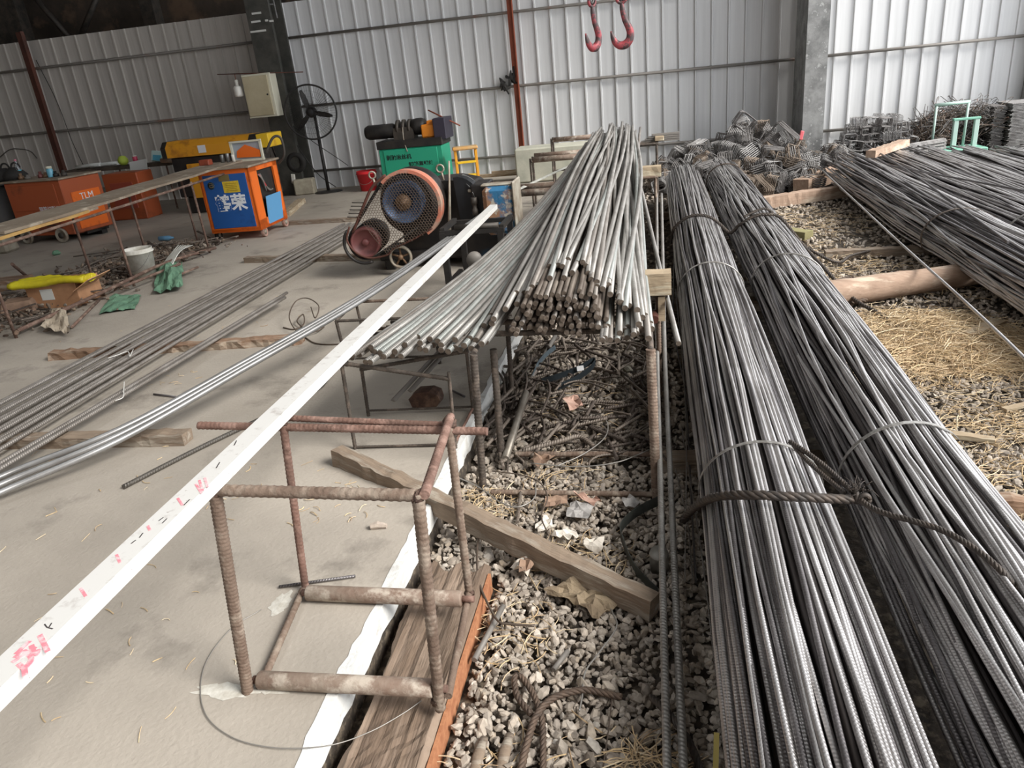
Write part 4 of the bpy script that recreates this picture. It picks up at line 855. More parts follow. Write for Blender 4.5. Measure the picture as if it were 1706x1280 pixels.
for i, (px, py, ra, rb_, lb) in enumerate([(468, 1006, .035, .06, 'pale dried cement splash on the slab behind the front trestle foot'), (375, 1152, .10, .03, 'pale dried cement smear on the slab left of the front trestle foot'), (455, 1150, .06, .018, 'thin pale cement smear under the near roller of the front trestle')]):
    c = G(px, py, 0); rs2 = np.random.RandomState(i+60); n = 26; V = [(c[0], c[1], .0035)]+[(c[0]+ra*(1+rs2.uniform(-.3, .25))*math.cos(2*PI*k/n), c[1]+rb_*(1+rs2.uniform(-.3, .25))*math.sin(2*PI*k/n), .0012) for k in range(n)]
    mb = MB(); mb.add(V, [(0, 1+k, 1+(k+1) % n) for k in range(n)]); tag(mb.build('cement_splash', M_spl), lb, 'stain')
# brown rope in the foreground gravel
pts = [(865, 1300), (878, 1240), (893, 1195), (915, 1168), (945, 1155), (975, 1150), (1005, 1155), (1035, 1162)]
tag(rope('wire_rope', [G(x, y, -.095) for x, y in pts], .0105, M_ropeb), 'brown twisted wire rope arching over the gravel at the bottom of the picture', 'rope')
tag(rope('wire_rope', [G(x, y, -.10) for x, y in [(905, 1310), (905, 1250), (903, 1200), (890, 1160), (870, 1130), (858, 1128), (862, 1160), (885, 1190)]], .0095, M_ropeb), 'brown rope strand looping beside the arching rope on the gravel', 'rope')
tag(rope('wire_rope', [G(1085, 1162, -.08), G(1110, 1185, -.05), G(1130, 1210, -.04), G(1150, 1240, -.07), G(1170, 1290, -.10)], .0105, M_rope), 'dark frayed rope end passing over the pair of long bars', 'rope')
for i, z in enumerate(range(5)):
    c = G(775+22*i, 1262-3*i, -.11)
    if i in (1, 3): mb = MB(); mb.tube([c-[0, .07, 0], c, c+[.004, .06, .0]], [.014, .017, .012], 8, flat=.55); tag(mb.build('wood_chip', M_woodg), ('left', '', '', 'right')[i if i == 3 else 0]+' one of two curled wood chips at the lower edge of the gravel', 'wood')
# wire coil by the bar rows
mb = MB(); c = np.array(G(515, 550, 0.01)); mb.tube(spline([G(540, 545, .01), G(528, 552, .02), G(500, 556, .03)]+[G(482, 530, .08), G(492, 503, .14), G(512, 497, .15), G(531, 510, .12), G(525, 530, .06), G(518, 512, .1)], 8), .0045, 6)
mb.tube(spline([G(472, 546, .005), G(490, 549, .005), G(506, 540, .02), G(505, 524, .05), G(495, 535, .03), G(505, 547, .01)], 8), .0055, 6); tag(mb.build('wire_coil', M_wired), 'tangled coil of thin wire on the slab between the bar row and the trestle', 'wire')
mb = MB(); mb.tube(spline([G(508, 562, .006), G(525, 572, .006), G(555, 574, .006), G(590, 570, .006)], 8), .005, 6); tag(mb.build('wire', M_wired), 'dark wire lying on the slab left of the slim trestle', 'wire')
# ------------------------------------------------------------------ paints
def paint(name, rgb, wear, s=3, mx=(.56, .68), rough=.5, s3=None, c3=None):
    return mat(name, rgb, rough, 0, rgb2=wear, scale=s, mix=mx, rgb3=c3, s3=s3 or 9, mix3=(.6, .68))
M_or = paint('orange_paint', (236, 112, 34), (190, 84, 36)); M_ord = paint('dusty_orange_paint', (172, 86, 50), (126, 68, 44), 2.5)
M_blue = paint('blue_paint', (34, 88, 158), (28, 58, 104), 2); M_lblue = paint('light_blue_paint', (96, 160, 208), (120, 150, 178), 3)
M_yel = paint('yellow_paint', (226, 158, 40), (184, 120, 40), 3); M_yel2 = paint('bright_yellow_paint', (240, 196, 44), (214, 160, 40))
M_green = paint('green_paint', (40, 158, 124), (34, 124, 98), 2); M_blk = mat('black_metal', (34, 33, 34), .55, .2, rgb2=(56, 52, 48), scale=5)
M_oily = mat('oily_black_cast', (30, 29, 30), .45, .3, rgb2=(54, 48, 44), scale=5, rgb3=(30, 62, 84), s3=3, mix3=(.58, .7))
M_rubber = mat('rubber', (40, 38, 36), .8); M_maroon = paint('maroon_pulley', (122, 72, 70), (92, 56, 54), 6); M_tan = mat('rusty_tan', (146, 118, 92), .6, .3, rgb2=(110, 84, 64), scale=20)
M_fly = mat('blue_grey_wheel', (104, 130, 168), .45, .4, rgb2=(60, 68, 84), scale=3, rgb3=(120, 126, 134), s3=5, mix3=(.6, .7)); M_cream = mat('cream_cabinet', (196, 186, 156), .55, rgb2=(176, 164, 134), scale=2)
M_creamd = mat('cream_cabinet_side', (214, 210, 190), .55); M_red = mat('red_plastic', (206, 44, 50), .45); M_wpl = mat('white_plastic', (240, 238, 230), .5, rgb2=(196, 190, 176), scale=8)
M_brownt = mat('dusty_table_top', (152, 138, 120), .9, rgb2=(122, 106, 90), scale=3, rgb3=(172, 160, 142), s3=6, mix3=(.52, .64)); M_yedge = mat('yellowish_edge', (196, 158, 92), .8, rgb2=(160, 124, 78), scale=4)
M_legs = rough_rust('table_leg_rust', (120, 94, 82), (92, 72, 62), (140, 118, 104)); M_txtw = mat('white_lettering', (232, 236, 240), .6); M_txtk = mat('black_lettering', (14, 34, 30), .6)
M_pinkband = mat('worn_orange_band', (196, 118, 94), .7, rgb2=(176, 150, 132), scale=6, mix=(.42, .6)); M_glass = mat('clear_plastic', (232, 240, 244), .1, trans=.85)
M_silver = mat('dull_tin', (150, 152, 150), .4, .6, rgb2=(112, 112, 110), scale=5); M_chip = mat('chipped_blue_paint', (44, 104, 142), .7, rgb2=(150, 112, 84), scale=3.2, mix=(.44, .52), rgb3=(178, 170, 156), s3=12, mix3=(.54, .6), bump=.4, bscale=30)
M_paperw = mat('paper_sheet', (214, 216, 212), .8); M_edgew = mat('pale_worn_metal', (176, 170, 156), .6, .2, rgb2=(130, 116, 100), scale=8)
def wheel(name, c, r, wd, m, t, axis='x', hub=True, mh=None):
    R_ = ry(PI/2) if axis == 'x' else FACE; mb = MB()
    mb.lathe([(r*.35, -wd*.35), (r*.8, -wd*.3), (r*.84, -wd/2), (r*.97, -wd/2), (r, -wd*.3), (r, wd*.3), (r*.97, wd/2), (r*.84, wd/2), (r*.8, wd*.3), (r*.35, wd*.35), (r*.35, -wd*.35)], c, 22, R_); o = mb.build(name, m, t)
    if hub: mb = MB(); mb.lathe([(0, -wd*.6), (r*.4, -wd*.6), (r*.4, wd*.6), (0, wd*.6)], (0, 0, 0) if False else c, 14, R_); mb.build('hub', mh or M_edgew, o)
    return o
# ---------------- orange and blue bending machine
t = thing('bending_machine', 'orange bending machine with blue front panel at the end of the long table', 'machine', (-5.11, 8.9, 0), .03)
W_, D_m, z0_, z1_ = .66, .78, .10, .85; x0, x1, y0, y1 = -W_/2, W_/2, -D_m/2, D_m/2
mb = MB(); mb.box((x0+.01, 0, (z0_+z1_)/2), (.02, D_m, z1_-z0_)); mb.box((0, y1-.01, (z0_+z1_)/2), (W_, .02, z1_-z0_)); mb.box((0, 0, z0_+.02), (W_, D_m, .04)); mb.box((0, y0+.012, (z0_+z1_)/2), (W_, .024, z1_-z0_), bev=.004)
mb.box((x1-.012, y0+.10, (z0_+z1_)/2), (.024, .20, z1_-z0_)); mb.box((x1-.012, y1-.06, (z0_+z1_)/2), (.024, .12, z1_-z0_)); mb.box((x1-.012, 0, z0_+.06), (.024, D_m, .12)); mb.box((x1-.012, 0, z1_-.03), (.024, D_m, .06)); mb.build('body', M_or, t)
mb = MB(); mb.box((0, 0, z1_+.012), (W_+.06, D_m+.08, .024), bev=.004); mb.build('top_plate', M_brownt, t)
mb = MB(); mb.box((.0, y0-.004, .475), (W_-.10, .008, .64), bev=.003); bp_ = mb.build('front_panel', M_blue, t)
text_part('鹤荣', .205, M_txtw, bp_, (.02, y0-.0105, .445), (PI/2, 0, 0), bold=.006)
mb = MB(); mb.box((.07, y0-.010, .645), (.21, .003, .135)); o = mb.build('sticker', mat('yellow_sticker', (226, 196, 56), .6, rgb2=(200, 170, 50), scale=20), t); o['label'] = 'yellow printed sticker'
mb = MB()
for k in range(5): mb.box((.07, y0-.0125, .685-.021*k), (.15-.02*(k % 2), .002, .006))
mb.build('sticker_text', mat('sticker_print', (150, 124, 30), .7), o)
mb = MB(); mb.box((.0, y0-.010, .755), (.14, .003, .075)); o = mb.build('sticker', mat('brown_sticker', (120, 104, 62), .7), t); o['label'] = 'worn brown sticker above the yellow one'
mb = MB(); mb.lathe([(0, 0), (.045, 0), (.045, .003), (0, .003)], (-.185, y0-.009, .675), 20, FACE); o = mb.build('emblem', mat('dark_emblem', (34, 56, 70), .6), t)
text_part('己', .06, mat('emblem_print', (170, 140, 96), .6), o, (-.185, y0-.0135, .675), (PI/2, 0, 0))
mb = MB(); mb.box((x1+.012, .06, .30), (.012, .42, .34), rz(0)@ry(.10), bev=.003); mb.build('side_panel', M_lblue, t)
mb = MB(); mb.box((x1-.06, .05, .48), (.06, .46, .6)); mb.build('inner_plate', M_blk, t)
for k in range(4): mb = MB(); mb.tube(spline([(x1-.02, -.14+.02*k, .74), (x1+.01, -.10+.03*k, .66-.04*k), (x1-.0, -.04+.06*k, .52)], 6), .009, 7); mb.build('hose', M_red if k == 1 else M_pipe, t)
for y in (y0+.10, y1-.06): wheel('wheel', (x1-.02, y, .062), .062, .04, mat('pinkish_wheel', (186, 142, 126), .7, rgb2=(130, 110, 100), scale=10), t)
for y in (y0+.10, y1-.06): wheel('wheel', (x0+.02, y, .062), .062, .04, M_rubber, t)
# items on the machine top / table end
t = thing('control_panel_frame', 'white framed panel with an orange folded sheet standing on the orange machine', 'panel', (-5.08, 9.15, .874), .03)
mb = MB(); 
for (c, d) in (((-.20, 0, .12), (.025, .03, .24)), ((.20, 0, .12), (.025, .03, .24)), ((0, 0, .24), (.425, .03, .022)), ((0, 0, .012), (.425, .05, .024))): mb.box(c, d)
mb.build('frame', M_creamd, t); mb = MB(); mb.box((0, .02, .12), (.38, .008, .22)); mb.build('back_panel', mat('bluish_panel', (168, 176, 184), .6), t)
mb = MB(); mb.prism([(-.15, .05), (.17, .04), (.18, .12), (-.01, .20), (-.13, .13)], .02, (0, -.0, 0)); mb.build('orange_sheet', M_or, t)
mb = MB(); mb.tube(spline([(-4.86, 9.2, .94), (-4.74, 9.25, 1.12), (-4.66, 9.3, 1.10), (-4.66, 9.3, .9), (-4.76, 9.3, .80)], 7), .016, 8); tag(mb.build('cable', M_steeld), 'dark curved cable looping beside the white framed panel', 'cable')
for i, (px, r_, h_, m_, lb) in enumerate([(362, .026, .10, M_silver, 'left tin on the right end of the table'), (369, .024, .11, M_silver, 'middle tin on the right end of the table'), (378, .02, .09, M_wpl, 'small white tin on the right end of the table')]):
    p = AY(px, 268, 8.95); mb = MB(); mb.lathe([(0, 0), (r_, 0), (r_, h_), (r_*.9, h_+.003), (0, h_+.003)], (-5.34+.075*i, 8.98, .886), 14); tag(mb.build('tin', m_), lb, 'tin')
mb = MB(); mb.box((-5.50, 8.85, .922), (.14, .10, .07), bev=.01); tag(mb.build('motor_block', paint('red_brown', (150, 70, 46), (96, 52, 40))), 'small red brown block at the end of the table before the yellow machine', 'block')

# ---------------- long work table
t = thing('work_table', 'long low table of dusty boards on thin rusty legs', 'table', (-5.45, 6.6, 0))
zt = lambda y: .78+.022*(y-5.1)
def board(name, xa, xb, ya, yb, th, m, dz=0.):
    mb = MB(); n = 14; rs_ = np.random.RandomState(int(abs(xa*100))); V = []
    for i in range(n+1):
        y = ya+(yb-ya)*i/n; z = zt(y)+dz+rs_.uniform(-.004, .004); V += [(xa, y, z-th), (xb, y, z-th), (xb, y, z), (xa, y, z)]
    mb.add(V, [(4*i+e, 4*i+(e+1) % 4, 4*i+4+(e+1) % 4, 4*i+4+e) for i in range(n) for e in range(4)]+[(3, 2, 1, 0), (4*n, 4*n+1, 4*n+2, 4*n+3)]); return mb.build(name, m, t, True)
board('board', -5.55, -5.12, 2.6, 6.3, .02, M_brownt); board('board', -5.60, -5.14, 5.2, 9.1, .022, M_brownt, .024); board('edge_strip', -5.12, -5.10, 2.6, 6.15, .024, M_yedge)
mb = MB(); mb.tube([(-5.09, y, zt(y)-.055) for y in np.linspace(2.8, 9.0, 12)], .013, 8); mb.build('rail', M_legs, t, True)
mb = MB(); mb.tube([(-5.58, y, zt(y)-.05) for y in np.linspace(2.8, 9.0, 12)], .012, 8); mb.build('rail', M_legs, t, True)
for (xx, y) in ((-5.10, 4.9), (-5.10, 6.42), (-5.10, 7.82), (-5.60, 5.1), (-5.60, 6.5), (-5.60, 7.4), (-5.60, 8.4)):
    mb = MB(); mb.tube([(xx, y, zt(y)-.03), (xx, y+.02, .0)], .013, 8); mb.build('leg', M_legs, t, True)
mb = MB(); mb.tube(spline([(-5.10, 4.95, .05), (-5.09, 6.0, .07), (-5.10, 7.0, .09), (-5.02, 7.85, .05)], 6), .017, 8); mb.build('foot_rail', M_legs, t, True)
mb = MB(); mb.tube([(-5.6, 7.0, .06), (-5.1, 7.85, .05)], .012, 6); mb.build('foot_rail', M_legs, t, True)

# ---------------- yellow machine behind
t = thing('threading_machine', 'long yellow machine with rounded cover standing behind the table against the fence', 'machine', (-6.6, 11.2, 0))
mb = MB(); prof_ = [(-.27, 0), (.27, 0), (.27, .15), (.20, .235), (-.18, .235), (-.27, .15)]
def loft(prof, xa, xb, y, z, m, name, tt, dz=0.):
    n = len(prof); V = [(xa, y+p, z+q) for p, q in prof]+[(xb, y+p, z+q+dz) for p, q in prof]; mb = MB(); mb.add(V, [list(range(n)), list(range(n, 2*n))[::-1]]+[(i, i+n, (i+1) % n+n, (i+1) % n) for i in range(n)]); return mb.build(name, m, tt, True)
loft(prof_, -7.42, -6.02, 11.2, .87, M_yel, 'cover', t); loft([(a*1.02, b*1.02) for a, b in prof_], -7.50, -7.42, 11.2, .865, M_blk, 'end_cap', t); loft([(a*1.02, b*1.02) for a, b in prof_], -6.02, -5.90, 11.2, .865, M_blk, 'end_cap', t)
mb = MB(); mb.box((-5.80, 11.2, 1.0), (.20, .46, .2), bev=.01); mb.build('end_box', M_yel2, t, True)
mb = MB(); mb.box((-6.75, 11.2, .56), (1.3, .44, .60), bev=.01); mb.build('cabinet', M_blk, t, True)
mb = MB(); mb.box((-6.98, 10.96, .50), (.34, .03, .52), bev=.008); mb.build('door', M_yel, t, True)
mb = MB(); mb.box((-7.02, 11.2, .13), (.55, .40, .26), bev=.01); mb.build('foot', M_blk, t, True); mb = MB(); mb.box((-6.1, 11.2, .13), (.3, .40, .26), bev=.01); mb.build('foot', M_blk, t, True)
mb = MB(); mb.box((-6.80, 10.925, .965), (.13, .004, .11)); o = mb.build('plate', M_txtw, t, True); 

# ---------------- dusty orange machine and its neighbour at the left
t = thing('cutting_machine', 'dusty orange cabinet machine on two spoked wheels at the left, behind the table', 'machine', (-8.36, 9.55, 0), -.12)
mb = MB(); mb.box((0, 0, .47), (1.0, .70, .74), bev=.012); mb.build('cabinet', M_ord, t)
mb = MB(); mb.box((0, 0, .85), (1.06, .76, .025), bev=.004); mb.build('top_plate', M_brownt, t)
mb = MB(); mb.box((-.02, -.356, .62), (.82, .012, .34), bev=.004); mb.build('front_panel', M_ord, t)
mb = MB(); mb.box((.10, -.36, .26), (.42, .012, .22), bev=.003); o = mb.build('louvre', paint('dark_orange_louvre', (120, 62, 42), (84, 50, 40)), t)
for k in range(4): mb = MB(); mb.box((.16, -.368, .20+.04*k), (.22, .008, .012)); mb.build('slat', M_blk, o)
mb = MB(); mb.box((.506, .02, .40), (.012, .50, .50), bev=.003); o = mb.build('side_panel', M_or, t); text_part('TLM', .13, M_txtw, o, (.5135, .02, .57), (PI/2, 0, PI/2)); text_part('钢筋', .10, M_txtw, o, (.5135, .02, .45), (PI/2, 0, PI/2))
text_part('钢筋切断机', .075, M_txtw, t, (.2, -.364, .46), (PI/2, 0, 0), name='lettering')
for x in (-.36, .28): wheel('wheel', (x, -.38, .10), .10, .04, M_edgew, t, 'y', mh=M_steeld)
mb = MB(); mb.box((0, .1, .08), (.9, .4, .05)); mb.box((.1, .2, .04), (.7, .1, .08)); mb.build('chassis', M_blk, t)
t = thing('welding_machine', 'dark grey machine with a red panel at the left edge of the picture', 'machine', (-9.55, 9.55, 0), -.1)
mb = MB(); mb.box((0, 0, .44), (.95, .70, .72), bev=.04); mb.build('cabinet', mat('dark_grey_cabinet', (70, 72, 74), .55, rgb2=(96, 94, 92), scale=2), t)
mb = MB(); mb.box((.12, -.36, .44), (.42, .02, .40), bev=.008); o = mb.build('front_panel', paint('red_panel', (190, 62, 44), (140, 52, 40)), t); mb = MB(); mb.box((.16, -.374, .52), (.2, .006, .14)); mb.build('vent', M_blk, o)
mb = MB(); mb.box((.0, 0, .83), (1.0, .74, .06), bev=.015); mb.build('lid', mat('grey_lid', (110, 112, 112), .5), t)
for x in (-.3, .36): wheel('wheel', (x, -.36, .07), .07, .035, M_edgew, t, 'y')
t = thing('orange_box', 'small dusty red orange cabinet standing behind the orange machine', 'box', (-8.25, 11.0, 0)); mb = MB(); mb.box((0, 0, .36), (.62, .4, .72), bev=.012); mb.build('cabinet', M_ord, t)
mb = MB(); mb.box((0, -.205, .38), (.4, .012, .4), bev=.003); mb.build('door', paint('dull_red', (160, 76, 58), (128, 96, 84)), t)
# plank bench by the fence with its litter
t = thing('plank_bench', 'narrow dark plank bench along the fence behind the machines, crowded with small things', 'bench', (-8.0, 11.75, 0))
mb = MB(); a = AY(112, 283, 11.75); b = AY(292, 268, 11.75); zb = (a[2]+b[2])/2
mb.box(((a[0]+b[0])/2, 11.75, zb-.03), (b[0]-a[0], .34, .05), bev=.004); mb.build('plank', mat('dark_plank', (96, 84, 72), .9, rgb2=(66, 56, 48), scale=4), t, True)
for x in (a[0]+.2, (a[0]+b[0])/2, b[0]-.15):
    mb = MB(); mb.tube([(x, 11.7, zb-.05), (x, 11.7, 0)], .015, 8); mb.build('leg', M_legs, t, True)
def onbench(px): p = AY(px, 275, 11.7); return p[0]
def lathe_thing(name, lb, cat, c, prof, m, seg=16, rot=None, extra=()):
    if not extra: mb = MB(); mb.lathe(prof, c, seg, rot); return tag(mb.build(name, m), lb, cat)
    t = thing(name, lb, cat, c); mb = MB(); mb.lathe(prof, (0, 0, 0), seg, rot); mb.build('body', m, t)
    for n_, pr, mm in extra: mb = MB(); mb.lathe(pr, (0, 0, 0), seg, rot); mb.build(n_, mm, t)
    return t
lathe_thing('green_ball', 'yellow green round ball on the plank bench', 'ball', (onbench(207), 11.7, zb-.004), [(0, 0), (.05, .01), (.085, .06), (.085, .10), (.05, .15), (0, .16)], mat('lime', (176, 196, 76), .6), 14)
lathe_thing('pink_can', 'pink and red can on the plank bench beside the green ball', 'can', (onbench(228), 11.7, zb-.004), [(0, 0), (.04, 0), (.04, .12), (.036, .13), (0, .13)], mat('pink_can', (206, 74, 104), .4), 14, extra=(('lid', [(0, .13), (.036, .13), (.034, .145), (0, .145)], M_wpl),))
for i, (px, w__, lb) in enumerate([(150, .5, 'white rolled sheet lying on the left end of the plank bench'), (178, .55, 'second white rolled sheet lying on the middle of the plank bench')]):
    x = onbench(px); mb = MB(); mb.tube([(x-w__/2, 11.66, zb+.03), (x, 11.68, zb+.045), (x+w__/2, 11.64, zb+.05)], .045, 8, flat=.7); tag(mb.build('paper_roll', M_paperw), lb, 'roll')
x = onbench(240); mb = MB(); mb.box((x, 11.55, zb-.03), (.32, .01, .2), rx(-.35)@ry(-.1)); tag(mb.build('paper_sheet', M_paperw), 'white sheet hanging over the front of the plank bench', 'paper')
x = onbench(271); t = thing('packet', 'light blue and white packet leaning on the right end of the plank bench', 'packet', (x, 11.7, zb-.004)); mb = MB(); mb.box((0, 0, .09), (.28, .10, .17), ry(.15)@rx(-.3), bev=.01); mb.build('pack', mat('mint_packet', (190, 216, 212), .5), t); mb = MB(); mb.box((-.03, -.055, .08), (.14, .02, .09), ry(.15)@rx(-.3)); mb.build('print', mat('blue_print', (90, 176, 206), .5), t)
x = onbench(292); mb = MB(); mb.box((x, 11.6, zb+.02), (.28, .16, .07), ry(.1), bev=.01); tag(mb.build('wood_offcut', M_wood), 'brown wooden piece hanging over the right end of the plank bench', 'wood')
# things on the left machines
p = AY(39, 296, 9.4); zt2 = .8625; xx = p[0]+.0
t = thing('water_bottle', 'clear plastic water bottle with blue label on the left corner of the orange machine', 'bottle', (-8.80, 9.5, zt2)); mb = MB(); mb.lathe([(0, 0), (.036, 0), (.038, .02), (.038, .15), (.030, .19), (.013, .23), (.013, .25)], (0, 0, 0), 16); mb.build('bottle', M_glass, t)
mb = MB(); mb.lathe([(.0385, .06), (.0392, .062), (.0392, .125), (.0385, .127)], (0, 0, 0), 16); mb.build('label_band', mat('cyan_label', (90, 190, 214), .5), t); mb = MB(); mb.lathe([(0, .27), (.016, .27), (.016, .248), (.0, .247)], (0, 0, 0), 12); mb.build('cap', mat('pinkcap', (214, 130, 150), .5), t)
t = thing('jar', 'small jar with blue label and pale lid on the orange machine', 'jar', (-8.22, 9.4, zt2)); mb = MB(); mb.lathe([(0, 0), (.04, 0), (.042, .01), (.042, .10), (.036, .115)], (0, 0, 0), 16); mb.build('glass', mat('jar_blue', (110, 176, 200), .3), t); mb = MB(); mb.lathe([(.0, .145), (.040, .145), (.040, .115), (0, .114)], (0, 0, 0), 16); mb.build('lid', M_creamd, t)
rs_ = np.random.RandomState(5)
for i, (dx_, m_, lb) in enumerate([(-.47, M_steeld, 'dark bolt standing beside the water bottle'), (-.36, M_tan, 'rusty fitting on the orange machine top'), (-.26, M_pipe, 'grey fitting on the orange machine top'), (-.04, M_maroon, 'maroon part beside the jar'), (.04, M_tan, 'brown part right of the jar on the orange machine'), (.20, M_blk, 'black part on the right of the orange machine top'), (.33, M_steeld, 'dark steel part at the right corner of the orange machine top')]):
    h_ = rs_.uniform(.05, .09); lathe_thing('machine_part', lb, 'machine part', (-8.36+dx_, 9.42, zt2), [(0, 0), (.04, 0), (.04, h_*.5), (.02, h_*.6), (.02, h_), (0, h_)], m_, 8)
for i, (px, py, lb) in enumerate([(5, 285, 'black bag heaped on the dark grey machine, left one'), (22, 283, 'black bag heaped on the dark grey machine, right one')]):
    p = AY(px, py, 9.5); mb = MB(); mb.lathe([(0, 0), (.15, .01), (.17, .06), (.12, .12), (.05, .17), (0, .17)], (p[0], 9.5, .86), 12, None); mb.tube(circle((p[0]+.05, 9.5, 1.02), .07, 14, 'y', 0, PI), .012, 6); tag(mb.build('black_bag', M_rubber), lb, 'bag')

# ---------------- under the table
def bucketm(name, lb, c, r0, r1, h, m, inner=None, rim=.012):
    t = thing(name, lb, 'bucket', c); mb = MB(); mb.lathe([(0, 0), (r0, 0), (r1, h*.86), (r1+rim, h*.86), (r1+rim, h*.90), (r1, h*.90), (r1*1.02, h), (r1*.97, h), (r1*.95, h*.9), (r0*.95, .01), (0, .01)], (0, 0, 0), 28); mb.build('pail', m, t)
    mb = MB(); mb.tube(circle((0, -r1-.012, h*.42), r1*.9, 16, 'y', PI*1.1, PI*1.9) if False else [(r1*math.cos(a), -r1*.25-abs(math.sin(a))*.10*0-.9*r1*math.sin(a) if False else -r1*math.sin(a)*1.03, h*.86-.16*math.sin(a)) for a in np.linspace(0, PI, 14)], .0025, 5); mb.build('handle', M_wire, t); return t
bucketm('bucket', 'white plastic pail standing on the floor beside the table leg', (-5.235, 6.80, 0), .125, .145, .30, M_wpl)
t = thing('cardboard_box', 'open brown cardboard box with white label lying under the table', 'box', (-5.45, 5.95, 0), .12)
mb = MB(); 
for (c, d) in (((-.24, 0, .11), (.006, .36, .22)), ((.24, 0, .11), (.006, .36, .22)), ((0, -.18, .11), (.48, .006, .22)), ((0, .18, .11), (.48, .006, .22)), ((0, 0, .004), (.48, .36, .006))): mb.box(c, d)
mb.build('box_body', mat('box_cardboard', (186, 142, 106), .9, rgb2=(160, 118, 86), scale=4), t); mb = MB(); mb.box((.33, -.06, .20), (.20, .36, .006), ry(-.5)); mb.build('flap', mat('flap_cardboard', (196, 152, 116), .9), t)
mb = MB(); mb.box((-.05, -.1845, .13), (.12, .003, .10)); mb.build('paper_label', M_paperw, t)
def cloth(name, lb, poly, z, m, seed=1, h=.05, n=9, cat='cloth'):
    """crumpled sheet over a quadrilateral patch of floor, corner points as given"""
    rs_ = np.random.RandomState(seed); P_ = [G(*c, z) for c in poly]; V = []; ph = rs_.uniform(0, 6, 6)
    for i in range(n+1):
        for j in range(n+1):
            u, v = i/n, j/n; p = (1-u)*(1-v)*P_[0]+u*(1-v)*P_[1]+u*v*P_[2]+(1-u)*v*P_[3]; e = math.sin(PI*u)*math.sin(PI*v)
            zz = h*(.5+.5*math.sin(5*u+3*v+ph[0]))*(.3+.7*e)+h*.35*abs(math.sin(9*u-6*v+ph[1]))+rs_.uniform(0, h*.12); V.append(p+[rs_.normal(0, .004), rs_.normal(0, .004), zz])
    k = len(V); V += [p-np.array([0, 0, .003]) for p in V]; N_ = n+1
    Fc = [(i*N_+j, (i+1)*N_+j, (i+1)*N_+j+1, i*N_+j+1) for i in range(n) for j in range(n)]; Fc += [tuple(a+k for a in f[::-1]) for f in Fc]
    mb = MB(); mb.add(V, Fc); return tag(mb.build(name, m), lb, cat)
M_gc = mat('green_cloth', (112, 150, 122), .9, rgb2=(84, 118, 96), scale=9); M_yb = mat('yellow_plastic', (226, 214, 48), .45, rgb2=(196, 180, 40), scale=5)
cloth('green_rag', 'crumpled green rag on the slab right of the white pail', [(258, 492), (306, 486), (305, 440), (262, 450)], .0, M_gc, 3, .10)
cloth('green_rag', 'flat torn green rag on the slab between the box and the bar rows', [(165, 525), (225, 516), (236, 494), (190, 492)], .0, M_gc, 4, .035)
cloth('beige_rag', 'beige rag draped over the foot rail of the table near the left edge', [(72, 552), (118, 560), (112, 520), (82, 522)], .02, mat('beige_cloth', (188, 174, 154), .95, rgb2=(162, 148, 130), scale=6), 5, .07)
t = None
mb = MB(); V = []
for k in range(5):
    a = G(15, 478, .24)+np.array([.0, .035*k, .0]); b = G(142, 466, .24)+np.array([.0, .03*k, .0]); mb.tube(spline([a, a*.6+b*.4+[0, 0, .015*math.sin(k*2)], a*.3+b*.7+[0, 0, .02*math.cos(k)], b], 6), list(.034+.012*np.abs(np.sin(np.arange(19)*1.7+k))), 9, flat=.8)
tag(mb.build('yellow_bag', M_yb), 'long crumpled yellow plastic sack lying on top of the cardboard box', 'bag')
mb = MB()
for k in range(7):
    a = G(262+3*k, 455, .02); b = G(300+4*k, 420, .06); mb.tube(spline([a, (a+b)/2+[0, 0, .05+.01*k], b+[0, 0, .08]], 5), .010, 5, flat=.3)
tag(mb.build('plastic_strips', mat('white_strips', (216, 216, 208), .6)), 'bunch of white plastic strips beside the green rag', 'plastic')
# rubble and scrap beneath the table
rs_ = np.random.RandomState(77); Pd, Sd = [], []
for i in range(2600):
    Pd.append((rs_.normal(-5.85, .32), rs_.uniform(4.8, 8.5), rs_.uniform(0, .05))); Sd.append(rs_.uniform(.008, .03))
stones('rubble', Pd, Sd, islandmat('rubble_mix', [(118, 96, 80), (84, 70, 60), (146, 128, 110), (70, 58, 50), (158, 146, 132)]), 9, label='brown rubble and dirt spread under the long table', cat='rubble', kind='stuff')
for i in range(95):
    k = rs_.randint(7); o = protos[k][0].copy(); C.objects.link(o); y = rs_.uniform(4.9, 8.5); o.location = (rs_.uniform(-6.4, -5.15), y, rs_.uniform(.01, .10)); s_ = rs_.uniform(1.1, 2.2); o.scale = (s_, s_, 1)
    o.rotation_euler = (0, rs_.normal(0, .1), rs_.uniform(0, PI)); tag(o, 'thin rusty offcut lying in the scrap under the long table', 'steel offcut', 'offcuts under the long table')
for i, (a, b, r_, lb) in enumerate([((300, 440, .1), (205, 478, .08), .014, 'thin pipe leaning in front of the white pail'), ((120, 545, .02), (165, 500, .03), .012, 'bent pipe by the beige rag'), ((20, 440, .3), (50, 465, .02), .016, 'dark bar leaning under the left end of the table'), ((270, 470, .02), (330, 445, .05), .012, 'pipe on the floor right of the green rag')]):
    mb = MB(); mb.cyl(G(a[0], a[1], a[2]), G(b[0], b[1], b[2]), r_, 8); tag(mb.build('scrap_pipe', M_legs), lb, 'pipe')
mb = MB(); mb.box(G(12, 420, .0)+[0, 0, .16], (.22, .3, .32), rz(.2), bev=.03, taper=.8); tag(mb.build('concrete_lump', mat('pale_concrete', (164, 156, 140), .9, rgb2=(130, 122, 108), scale=5)), 'pale concrete lump under the table at the left edge', 'block')
